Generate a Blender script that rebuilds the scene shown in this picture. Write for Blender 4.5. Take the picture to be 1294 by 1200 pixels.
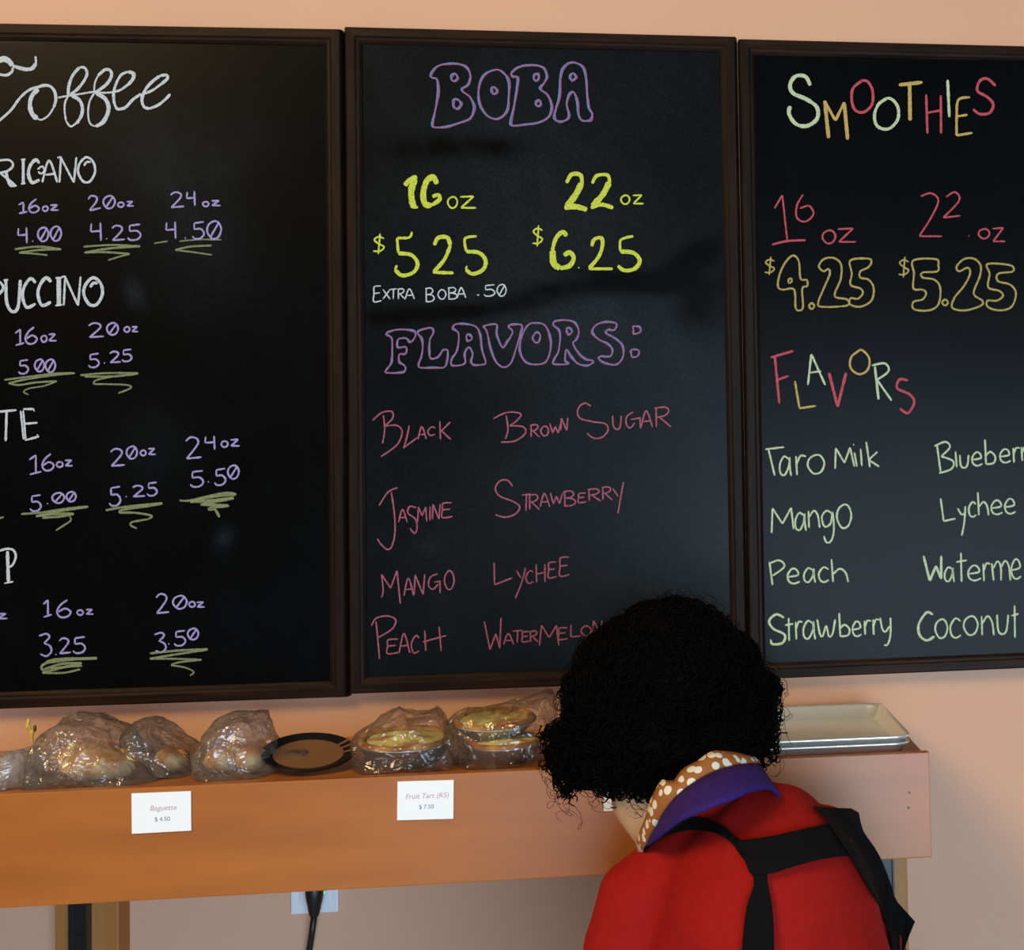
import bpy, bmesh, math, random
import numpy as np
from mathutils import Vector, Matrix, noise as mnoise
from mathutils.bvhtree import BVHTree
random.seed(7); np.random.seed(7)
sc = bpy.context.scene
COL = sc.collection
for o in list(bpy.data.objects): bpy.data.objects.remove(o)

# ------------------------------------------------------------------ camera (a crop of a wider frame, hence the shift)
CF, CXP, CYP = 1631.31, 1100.0, 600.0
YAW, PITCH, ROLL = 0.121839, 0.033187, -0.022273
CAM = Vector((0.5490, -2.0394, 1.4981))
_s, _c = math.sin(YAW), math.cos(YAW)
FW = Vector((_s*math.cos(PITCH), _c*math.cos(PITCH), math.sin(PITCH)))
_r = Vector((_c, -_s, 0)); _u = _r.cross(FW)
RT = _r*math.cos(ROLL) + _u*math.sin(ROLL)
UP = -_r*math.sin(ROLL) + _u*math.cos(ROLL)
def at(x, y, Y):
    d = FW + RT*((x-CXP)/CF) + UP*((CYP-y)/CF)
    return CAM + d*((Y-CAM.y)/d.y)
def ray(x, y): return (FW + RT*((x-CXP)/CF) + UP*((CYP-y)/CF)).normalized()
def mpp(Y): return (Y-CAM.y)/CF*1.0      # metres per pixel at depth Y (roughly)
cd = bpy.data.cameras.new('camera'); cam = bpy.data.objects.new('camera', cd); COL.objects.link(cam)
cam.matrix_world = Matrix.Translation(CAM) @ Matrix((RT, UP, -FW)).transposed().to_4x4()
cd.sensor_fit = 'HORIZONTAL'; cd.sensor_width = 36.0
cd.lens = CF/1294.0*36.0
cd.shift_x = (647.0-CXP)/1294.0; cd.shift_y = 0.0
cd.clip_start = 0.05
sc.camera = cam

# ------------------------------------------------------------------ light
w = bpy.data.worlds.new('world'); sc.world = w; w.use_nodes = True
w.node_tree.nodes['Background'].inputs[0].default_value = (1.0, 0.93, 0.90, 1)
w.node_tree.nodes['Background'].inputs[1].default_value = 0.13
def area(name, loc, tgt, sx, sy, col, power):
    l = bpy.data.lights.new(name, 'AREA'); l.shape = 'RECTANGLE'; l.size = sx; l.size_y = sy
    l.color = col; l.energy = power
    o = bpy.data.objects.new(name, l); COL.objects.link(o); o.location = loc
    o.rotation_euler = (Vector(tgt)-Vector(loc)).to_track_quat('-Z', 'Y').to_euler()
    return o
area('window_daylight', (1.75, -4.9, 1.02), (1.0, 0, 1.1), 3.2, 2.0, (0.61, 0.80, 1.0), 205)
area('ceiling_lamp_light', (-3.0, -3.8, 5.1), (0.3, 0, 1.4), 2.2, 2.2, (1.0, 0.70, 0.34), 290)
sc.view_settings.view_transform = 'Standard'; sc.view_settings.look = 'None'
sc.view_settings.exposure = -0.10; sc.view_settings.gamma = 1.0; sc.view_settings.use_curve_mapping = False

# ------------------------------------------------------------------ helpers
def lin(c):
    return tuple(((v/255.0)/12.92 if v/255.0 <= 0.04045 else ((v/255.0+0.055)/1.055)**2.4) for v in c)
def mat(name, col, rough=0.6, metal=0.0, noise=None, bump=None, coat=0.0, spec=0.5, stretch=(1,1,1)):
    m = bpy.data.materials.new(name); m.use_nodes = True
    nt = m.node_tree; b = nt.nodes['Principled BSDF']
    b.inputs['Base Color'].default_value = (*col, 1); b.inputs['Roughness'].default_value = rough
    b.inputs['Metallic'].default_value = metal; b.inputs['Coat Weight'].default_value = coat; b.inputs['Coat Roughness'].default_value = 0.38
    b.inputs['Specular IOR Level'].default_value = spec
    tc = nt.nodes.new('ShaderNodeTexCoord'); mp = nt.nodes.new('ShaderNodeMapping')
    mp.inputs['Scale'].default_value = stretch; nt.links.new(tc.outputs['Object'], mp.inputs[0])
    if noise:
        sca, col2, lo, hi = noise
        n = nt.nodes.new('ShaderNodeTexNoise'); n.inputs['Scale'].default_value = sca; n.inputs['Detail'].default_value = 6
        nt.links.new(mp.outputs[0], n.inputs['Vector'])
        r = nt.nodes.new('ShaderNodeMapRange'); r.inputs[1].default_value = lo; r.inputs[2].default_value = hi
        nt.links.new(n.outputs[0], r.inputs[0])
        mx = nt.nodes.new('ShaderNodeMix'); mx.data_type = 'RGBA'
        mx.inputs[6].default_value = (*col, 1); mx.inputs[7].default_value = (*col2, 1)
        nt.links.new(r.outputs[0], mx.inputs[0]); nt.links.new(mx.outputs[2], b.inputs['Base Color'])
        m['mixnode'] = mx.name
    if bump:
        sca, st, dist = bump
        n = nt.nodes.new('ShaderNodeTexNoise'); n.inputs['Scale'].default_value = sca; n.inputs['Detail'].default_value = 4
        nt.links.new(mp.outputs[0], n.inputs['Vector'])
        bm_ = nt.nodes.new('ShaderNodeBump'); bm_.inputs['Strength'].default_value = st; bm_.inputs['Distance'].default_value = dist
        nt.links.new(n.outputs[0], bm_.inputs['Height']); nt.links.new(bm_.outputs[0], b.inputs['Normal'])
    return m

OFF = {}
def root(name, loc, label, cat, group=None):
    o = bpy.data.objects.new(name, None); COL.objects.link(o); o.location = loc
    o.empty_display_size = 0.02
    o['label'] = label; o['category'] = cat
    if group: o['group'] = group
    OFF[o.name] = Vector(loc); return o
def mk(name, V, F, m, parent=None, smooth=False, label=None, kind=None):
    off = OFF.get(parent.name, Vector((0,0,0))) if parent else Vector((0,0,0))
    me = bpy.data.meshes.new(name)
    me.from_pydata([tuple(Vector(v)-off) for v in V], [], F); me.update()
    if smooth: me.polygons.foreach_set('use_smooth', [True]*len(me.polygons))
    o = bpy.data.objects.new(name, me); COL.objects.link(o)
    if m: me.materials.append(m)
    if parent: o.parent = parent; OFF[o.name] = off
    if label: o['label'] = label
    if kind: o['kind'] = kind
    return o
def top(o, label, cat, group=None):
    o['label'] = label; o['category'] = cat
    if group: o['group'] = group
    return o
def fix(o):
    bm = bmesh.new(); bm.from_mesh(o.data); bmesh.ops.recalc_face_normals(bm, faces=bm.faces); bm.to_mesh(o.data); bm.free()
def boxVF(x0,x1,y0,y1,z0,z1,bev=0.0):
    bm = bmesh.new(); bmesh.ops.create_cube(bm, size=1)
    for v in bm.verts: v.co = Vector(((x0+x1)/2+v.co.x*(x1-x0), (y0+y1)/2+v.co.y*(y1-y0), (z0+z1)/2+v.co.z*(z1-z0)))
    if bev: bmesh.ops.bevel(bm, geom=list(bm.edges), offset=bev, segments=2, profile=0.7, affect='EDGES')
    bmesh.ops.recalc_face_normals(bm, faces=bm.faces)
    V = [v.co.copy() for v in bm.verts]; F = [[v.index for v in f.verts] for f in bm.faces]; bm.free(); return V, F
def box(name, x0,x1,y0,y1,z0,z1, m, parent=None, bev=0.0, label=None, kind=None):
    V, F = boxVF(x0,x1,y0,y1,z0,z1,bev); return mk(name, V, F, m, parent, label=label, kind=kind)
def tubeVF(pts, rad, n=10, cap=True, base=0, flat=1.0):
    """sweep; rad is number or list; returns verts, faces"""
    P = [Vector(p) for p in pts]; V = []; F = []
    R = rad if isinstance(rad, (list, tuple)) else [rad]*len(P)
    prev = None
    for i, p in enumerate(P):
        t = (P[min(i+1,len(P)-1)]-P[max(i-1,0)]).normalized()
        if prev is None:
            a = Vector((0,0,1)) if abs(t.z) < 0.9 else Vector((1,0,0)); prev = t.cross(a).normalized()
        prev = (prev - t*prev.dot(t)).normalized(); b = t.cross(prev)
        for k in range(n):
            a = 2*math.pi*k/n; V.append(p + (prev*math.cos(a) + b*math.sin(a)*flat)*R[i])
    for i in range(len(P)-1):
        for k in range(n):
            F.append([base+i*n+k, base+i*n+(k+1)%n, base+(i+1)*n+(k+1)%n, base+(i+1)*n+k])
    if cap:
        F.append([base+k for k in range(n)][::-1]); F.append([base+(len(P)-1)*n+k for k in range(n)])
    return V, F
def tube(name, pts, rad, m, parent=None, n=10, smooth=True, label=None):
    V, F = tubeVF(pts, rad, n); o = mk(name, V, F, m, parent, smooth, label); fix(o); return o
def spline(pts, step):
    P = [np.array(p, float) for p in pts]
    if len(P) < 3:
        out = []; d = np.linalg.norm(P[1]-P[0]); k = max(1, int(d/step))
        return [P[0]+(P[1]-P[0])*i/k for i in range(k+1)]
    out = []
    closed = np.linalg.norm(P[0]-P[-1]) < 1e-6
    n = len(P)
    for i in range(n-1):
        p0 = P[i-1] if i > 0 else (P[-2] if closed else P[0]); p3 = P[i+2] if i+2 < n else (P[1] if closed else P[-1])
        p1, p2 = P[i], P[i+1]; k = max(1, int(np.linalg.norm(p2-p1)/step))
        for j in range(k):
            t = j/k
            out.append(0.5*((2*p1)+(-p0+p2)*t+(2*p0-5*p1+4*p2-p3)*t*t+(-p0+3*p1-3*p2+p3)*t**3))
    out.append(P[-1]); return out
def ellipsoidVF(c, rx, ry, rz, n=20, m=12, M=None, base=0):
    V = []; F = []
    c = Vector(c)
    for j in range(m+1):
        th = math.pi*j/m
        for i in range(n):
            a = 2*math.pi*i/n
            v = Vector((rx*math.sin(th)*math.cos(a), ry*math.sin(th)*math.sin(a), rz*math.cos(th)))
            V.append(c + (M @ v if M else v))
    for j in range(m):
        for i in range(n):
            F.append([base+j*n+i, base+j*n+(i+1)%n, base+(j+1)*n+(i+1)%n, base+(j+1)*n+i])
    return V, F
class Acc:
    def __init__(s): s.V = []; s.F = []
    def add(s, VF): 
        b = len(s.V); s.V += VF[0]; s.F += [[i+b for i in f] for f in VF[1]]
    def build(s, name, m, parent=None, smooth=True, label=None, kind=None):
        return mk(name, s.V, s.F, m, parent, smooth, label, kind)
def remesh(o, voxel, smooth_it=6, fac=0.6):
    md = o.modifiers.new('r', 'REMESH'); md.mode = 'VOXEL'; md.voxel_size = voxel
    s = o.modifiers.new('s', 'SMOOTH'); s.iterations = smooth_it; s.factor = fac
    dg = bpy.context.evaluated_depsgraph_get(); me = bpy.data.meshes.new_from_object(o.evaluated_get(dg))
    o.modifiers.clear(); old = o.data; mats = list(old.materials); o.data = me
    if not me.materials:
        for m_ in mats: me.materials.append(m_)
    me.name = o.name
    me.polygons.foreach_set('use_smooth', [True]*len(me.polygons)); return o

# ------------------------------------------------------------------ materials
M_wall = mat('painted_plaster', (0.66,0.40,0.265), 0.75, noise=(2.2,(0.62,0.37,0.255),0.3,0.7), bump=(260,0.35,0.0012))
M_floor = mat('floor_tile', (0.24,0.22,0.21), 0.4, noise=(6,(0.18,0.17,0.16),0.3,0.7))
M_frame = mat('dark_stained_wood', (0.030,0.0165,0.0095), 0.38, noise=(9,(0.010,0.006,0.004),0.35,0.65), bump=(30,0.2,0.0006), stretch=(1,1,1))
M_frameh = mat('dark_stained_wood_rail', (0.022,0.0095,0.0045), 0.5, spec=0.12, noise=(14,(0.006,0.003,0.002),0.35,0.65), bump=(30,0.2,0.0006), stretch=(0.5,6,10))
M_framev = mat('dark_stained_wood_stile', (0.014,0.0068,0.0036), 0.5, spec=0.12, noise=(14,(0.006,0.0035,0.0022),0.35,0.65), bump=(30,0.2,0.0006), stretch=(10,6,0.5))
M_wood = mat('varnished_wood', (0.43,0.135,0.012), 0.42, noise=(5,(0.34,0.10,0.010),0.3,0.7), bump=(60,0.12,0.0004), stretch=(0.8,5,5), coat=0.5)
M_woodedge = mat('varnished_wood_edge', (0.55,0.19,0.02), 0.3, noise=(10,(0.40,0.12,0.015),0.3,0.7), stretch=(0.5,5,5), coat=0.3)
M_post = mat('post_wood', (0.42,0.19,0.045), 0.5, noise=(6,(0.34,0.14,0.03),0.3,0.7), stretch=(5,5,0.6))
M_blackmetal = mat('black_powder_metal', (0.006,0.007,0.010), 0.3)
M_chrome = mat('bright_screw', (0.75,0.75,0.75), 0.25, 1.0)
M_card = mat('white_card', (0.90,0.94,0.97), 0.6)
M_plastic = mat('white_plastic', (0.74,0.80,0.86), 0.3)
M_rubber = mat('black_rubber', (0.006,0.006,0.006), 0.45)
M_steel = mat('tray_aluminium', (0.88,0.92,0.90), 0.26, 0.68, bump=(8,0.15,0.002))
M_ink = mat('pink_print', (0.55,0.32,0.38), 0.7); M_ink2 = mat('grey_print', (0.16,0.20,0.24), 0.7)
M_led = bpy.data.materials.new('green_led'); M_led.use_nodes = True
_b = M_led.node_tree.nodes['Principled BSDF']; _b.inputs['Base Color'].default_value = (0.1,0.8,0.2,1)
_b.inputs['Emission Color'].default_value = (0.15,1,0.2,1); _b.inputs['Emission Strength'].default_value = 2.0
def slate(name):
    m = bpy.data.materials.new(name); m.use_nodes = True; nt = m.node_tree; b = nt.nodes['Principled BSDF']
    at_ = nt.nodes.new('ShaderNodeVertexColor'); at_.layer_name = 'dust'
    tc = nt.nodes.new('ShaderNodeTexCoord'); n = nt.nodes.new('ShaderNodeTexNoise'); n.inputs['Scale'].default_value = 420; n.inputs['Detail'].default_value = 3
    nt.links.new(tc.outputs['Object'], n.inputs['Vector'])
    mr = nt.nodes.new('ShaderNodeMapRange'); mr.inputs[1].default_value = 0.3; mr.inputs[2].default_value = 0.7
    mr.inputs[3].default_value = 0.65; mr.inputs[4].default_value = 1.35
    nt.links.new(n.outputs[0], mr.inputs[0])
    mx = nt.nodes.new('ShaderNodeVectorMath'); mx.operation = 'SCALE'
    nt.links.new(at_.outputs['Color'], mx.inputs[0]); nt.links.new(mr.outputs[0], mx.inputs['Scale'])
    nt.links.new(mx.outputs[0], b.inputs['Base Color'])
    b.inputs['Roughness'].default_value = 0.29; b.inputs['Specular IOR Level'].default_value = 0.085
    return m
M_slate = slate('chalkboard_slate')
CH = {}
def chalk(key, rgb, cover=0.85):
    if key in CH: return CH[key]
    m = bpy.data.materials.new('chalk_'+key); m.use_nodes = True; nt = m.node_tree; b = nt.nodes['Principled BSDF']
    b.inputs['Base Color'].default_value = (*rgb, 1); b.inputs['Roughness'].default_value = 0.9; b.inputs['Specular IOR Level'].default_value = 0.1
    tc = nt.nodes.new('ShaderNodeTexCoord'); n = nt.nodes.new('ShaderNodeTexNoise'); n.inputs['Scale'].default_value = 700; n.inputs['Detail'].default_value = 2
    nt.links.new(tc.outputs['Object'], n.inputs['Vector'])
    mr = nt.nodes.new('ShaderNodeMapRange'); mr.inputs[1].default_value = 0.36; mr.inputs[2].default_value = 0.50
    mr.inputs[3].default_value = cover*0.45; mr.inputs[4].default_value = cover
    nt.links.new(n.outputs[0], mr.inputs[0])
    t = nt.nodes.new('ShaderNodeBsdfTransparent'); mx = nt.nodes.new('ShaderNodeMixShader')
    nt.links.new(mr.outputs[0], mx.inputs[0]); nt.links.new(t.outputs[0], mx.inputs[1]); nt.links.new(b.outputs[0], mx.inputs[2])
    nt.links.new(mx.outputs[0], nt.nodes['Material Output'].inputs[0])
    CH[key] = m; return m
chalk('white', (0.64,0.74,0.84)); chalk('purple', (0.42,0.38,0.76)); chalk('lime', (0.60,0.72,0.09), 0.95)
chalk('pink', (0.42,0.13,0.20)); chalk('mint', (0.60,0.76,0.50)); chalk('tan', (0.62,0.46,0.16)); chalk('red', (0.58,0.105,0.145))
chalk('blue', (0.18,0.32,0.66), 0.75); chalk('rose', (0.42,0.16,0.34), 0.7); chalk('olive', (0.30,0.36,0.19), 0.7); chalk('gold', (0.60,0.50,0.17), 0.7)
chalk('paleyellow', (0.50,0.55,0.22), 0.75)
def film(name, tint=(0.96,0.96,0.96), body=0.07, gl=0.30, rough=0.10, bs=48, edge=0.42):
    m = bpy.data.materials.new(name); m.use_nodes = True; nt = m.node_tree
    for n in list(nt.nodes):
        if n.type == 'BSDF_PRINCIPLED': nt.nodes.remove(n)
    out = nt.nodes['Material Output']
    tc = nt.nodes.new('ShaderNodeTexCoord')
    no = nt.nodes.new('ShaderNodeTexNoise'); no.inputs['Scale'].default_value = bs; no.inputs['Detail'].default_value = 2; no.inputs['Distortion'].default_value = 1.4
    nt.links.new(tc.outputs['Object'], no.inputs['Vector'])
    bu = nt.nodes.new('ShaderNodeBump'); bu.inputs['Strength'].default_value = 1.0; bu.inputs['Distance'].default_value = 0.008
    nt.links.new(no.outputs[0], bu.inputs['Height'])
    tr = nt.nodes.new('ShaderNodeBsdfTransparent'); tr.inputs[0].default_value = (*tint, 1)
    lf = nt.nodes.new('ShaderNodeLayerWeight'); lf.inputs[0].default_value = 0.25
    tm = nt.nodes.new('ShaderNodeMix'); tm.data_type = 'RGBA'; tm.inputs[6].default_value = (*tint, 1); tm.inputs[7].default_value = (edge,edge,edge,1)
    nt.links.new(lf.outputs['Facing'], tm.inputs[0]); nt.links.new(tm.outputs[2], tr.inputs[0])
    g = nt.nodes.new('ShaderNodeBsdfGlossy'); g.inputs['Roughness'].default_value = rough; nt.links.new(bu.outputs[0], g.inputs['Normal'])
    d = nt.nodes.new('ShaderNodeBsdfTranslucent'); d.inputs[0].default_value = (0.8,0.8,0.78,1); nt.links.new(bu.outputs[0], d.inputs['Normal'])
    df = nt.nodes.new('ShaderNodeBsdfDiffuse'); df.inputs[0].default_value = (0.8,0.8,0.78,1); nt.links.new(bu.outputs[0], df.inputs['Normal'])
    md = nt.nodes.new('ShaderNodeMixShader'); md.inputs[0].default_value = 0.5
    nt.links.new(d.outputs[0], md.inputs[1]); nt.links.new(df.outputs[0], md.inputs[2])
    m1 = nt.nodes.new('ShaderNodeMixShader'); m1.inputs[0].default_value = body
    nt.links.new(tr.outputs[0], m1.inputs[1]); nt.links.new(md.outputs[0], m1.inputs[2])
    lw = nt.nodes.new('ShaderNodeLayerWeight'); lw.inputs[0].default_value = 0.35; nt.links.new(bu.outputs[0], lw.inputs['Normal'])
    mu = nt.nodes.new('ShaderNodeMath'); mu.operation = 'MULTIPLY_ADD'; mu.inputs[1].default_value = 0.45; mu.inputs[2].default_value = gl*0.25
    nt.links.new(lw.outputs['Fresnel'], mu.inputs[0]); mu.use_clamp = True
    m2 = nt.nodes.new('ShaderNodeMixShader'); nt.links.new(mu.outputs[0], m2.inputs[0])
    nt.links.new(m1.outputs[0], m2.inputs[1]); nt.links.new(g.outputs[0], m2.inputs[2]); nt.links.new(m2.outputs[0], out.inputs[0])
    return m
M_film = film('clear_bag_film'); M_filmt = film('thin_tart_film', body=0.045, gl=0.20, edge=0.62, bs=38); M_film2 = film('milky_bag_film', body=0.45)
M_film3 = film('grey_bag_film', tint=(0.86,0.87,0.88), body=0.13)

# ------------------------------------------------------------------ setting
YW = 0.022
V, F = boxVF(-3.2, 4.2, YW, YW+0.12, 0, 3.2)
wall = mk('wall_back', V, F, M_wall, kind='structure')
box('floor', -3.2, 4.2, -5.2, YW, -0.05, 0, M_floor, kind='structure')

# ------------------------------------------------------------------ chalkboards
def lerp(a, b, t): return a + (b-a)*t
class Board:
    def __init__(s, TL, TR, BR, BL, label):
        s.c = [Vector(v) for v in (TL, TR, BR, BL)]
        ctr = sum(s.c, Vector())/4; base = Vector((ctr.x, YW, min(v.z for v in s.c)))
        s.root = root('chalkboard', base, label, 'chalkboard')
        s.base = 0.0055 if 'middle' in label else 0.0016; s.w = (s.c[1]-s.c[0]).length; s.h = (s.c[0]-s.c[3]).length; s.k = 0
    def uv(s, u, v, y):     # u,v in metres from TL
        a, b = u/s.w, v/s.h
        p = lerp(lerp(s.c[0], s.c[1], a), lerp(s.c[3], s.c[2], a), b); p.y = y; return p
    def build(s, smudges):
        prof = [(-0.0028,0.0212),(-0.0028,0.008),(0,0.0015),(0.0018,0),(0.0135,0),(0.016,0.0018),(0.0195,0.0022),(0.0235,0.0052),(0.0245,0.0078),(0.0245,0.0212)]
        def ring(side, d, end):
            W_, H_ = s.w, s.h; dv_ = max(d, 0)
            return {'t': [(d,dv_),(W_-d,dv_)], 'b': [(W_-d,H_-dv_),(d,H_-dv_)], 'r': [(W_-d,dv_),(W_-d,H_-dv_)], 'l': [(d,H_-dv_),(d,dv_)]}[side][end]
        for side in 'trbl':
            V = []; n = len(prof)
            for e in (0, 1):
                for d, y in prof:
                    u, v = ring(side, d, e); V.append(s.uv(u, v, y))
            F = [[i, (i+1) % n, n+(i+1) % n, n+i] for i in range(n)] + [list(range(n))[::-1], list(range(n, 2*n))]
            o = mk('frame_rail', V, F, M_frameh if side in 'tb' else M_framev, s.root); fix(o)
        nu, nv = 120, 200; V = []; F = []; d = 0.022
        for j in range(nv+1):
            for i in range(nu+1): V.append(s.uv(d+(s.w-2*d)*i/nu, d+(s.h-2*d)*j/nv, 0.0066))
        for j in range(nv):
            for i in range(nu):
                a = j*(nu+1)+i; F.append([a, a+nu+1, a+nu+2, a+1])
        b0 = len(V)
        for (u, v) in ((d,d),(s.w-d,d),(s.w-d,s.h-d),(d,s.h-d)): V.append(s.uv(u, v, 0.0205))
        F.append([b0, b0+1, b0+2, b0+3])
        o = mk('writing_surface', V, F, M_slate, s.root)
        ca = o.data.color_attributes.new('dust', 'FLOAT_COLOR', 'POINT')
        out = np.zeros((len(V), 4), np.float32)
        sm = [(at(x, y, 0.0066), sx*mpp(0), sy*mpp(0), ang, amt) for x, y, sx, sy, ang, amt in smudges]
        for i, p in enumerate(V):
            n1 = mnoise.fractal(Vector((p.x*5, p.z*5, 3.1*s.w)), 0.9, 2.1, 4); n2 = mnoise.fractal(Vector((p.x*22+p.z*6, p.z*14, 9)), 0.8, 2.0, 3)
            dv = s.base*(1 + 0.45*n1 + 0.25*n2)
            for q, sx, sy, ang, amt in sm:
                dx, dz = p.x-q.x, p.z-q.z; c_, s_ = math.cos(ang), math.sin(ang)
                a = (dx*c_+dz*s_)/sx; b = (-dx*s_+dz*c_)/sy; r2 = a*a+b*b+0.5*n2
                if r2 < 9: dv += amt*math.exp(-max(r2, 0))
            dv = max(0.001, dv)
            out[i] = (dv*0.72, dv*1.02, dv*1.32, 1)
        ca.data.foreach_set('color', out.ravel())
    def strokes(s, name, key, strokes, w, label=None, wob=0.18):
        """strokes: list of pixel polylines; w: width in photo pixels"""
        V = []; F = []
        for st in strokes:
            ww = w
            if isinstance(st, dict): ww = st['w']; st = st['p']
            pts = spline(st, 1.6); n = len(pts); s.k += 1; yy = 0.0061 - 0.000002*(s.k % 60)
            ph = random.random()*10
            if n < 2: continue
            b = len(V)
            closed = np.linalg.norm(np.array(st[0])-np.array(st[-1])) < 1e-6 and len(st) > 3
            for i in range(n):
                t = pts[min(i+1, n-1)]-pts[max(i-1, 0)]
                if closed and i in (0, n-1): t = pts[1]-pts[-2]
                L = np.linalg.norm(t); t = t/L if L > 0 else np.array([1.0, 0])
                nn = np.array([-t[1], t[0]])
                e = min(i, n-1-i);  k = 1.0 if (closed or e > 1) else (0.55 if e == 0 else 0.9)
                hw = ww*0.56*k*(1+wob*mnoise.noise(Vector((i*0.21+ph, ph, 0)))+0.10*random.uniform(-1, 1))
                p1 = pts[i]+nn*hw; p2 = pts[i]-nn*hw
                V.append(at(p1[0], p1[1], yy)); V.append(at(p2[0], p2[1], yy))
            for i in range(n-1): F.append([b+2*i, b+2*i+1, b+2*i+3, b+2*i+2])
        return mk(name, V, F, CH[key], s.root, label=label)

W0 = 0.598
def ext(a, b, L): a, b = Vector(a), Vector(b); return a + (b-a).normalized()*L
tr, br = at(429.5,36.5,0), at(436.8,880.5,0)
LB = Board(ext(tr, at(0,29.3,0), W0), tr, br, ext(br, at(0,895.5,0), W0), 'leftmost black chalkboard, coffee prices in white and purple chalk, on the wall')
MB = Board(at(435.8,33.5,0), at(928.8,46,0), at(943.5,858.5,0), at(442.2,876.5,0), 'middle black chalkboard headed BOBA in bubble letters, on the wall')
tl, bl = at(934.8,49,0), at(948.6,858.5,0)
RB = Board(tl, ext(tl, at(1294,58,0), W0), ext(bl, at(1294,844,0), W0), bl, 'rightmost black chalkboard headed SMOOTHIES in multicoloured chalk, on the wall')
LB.build([(190,190,60,60,0.3,0.006),(250,300,60,80,0,0.006),(300,180,60,40,0.5,0.003),(20,50,30,4,0,0.012),(170,370,10,18,0.3,0.012),(283,680,10,14,-0.5,0.010),(90,876,14,3,0,0.02),(190,560,40,50,0,0.003)])
MB.build([(580,185,70,16,0.03,-0.010),(640,190,40,20,0,-0.006),(700,100,120,60,0,0.004),(640,180,90,40,0,0.006),(700,300,160,120,0,0.007),(560,395,80,9,0.06,-0.012),(680,375,60,14,0.2,-0.012),(800,360,90,12,0.0,-0.013),(870,330,45,16,0.5,-0.012),(880,395,25,28,-0.6,-0.012),(760,345,60,8,-0.1,-0.008),(740,420,130,60,0,0.008),(880,480,60,90,0,0.005),(700,640,200,160,0,0.003),(850,740,80,60,0.6,0.006),(540,690,14,10,0.2,0.005)])
RB.build([(1215,488,10,8,0,-0.010),(1222,490,6,14,0.3,-0.008),(1142,630,5,14,0.4,-0.012),(1148,650,4,10,0.1,-0.008),(1250,470,40,40,0,-0.004)])

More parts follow.
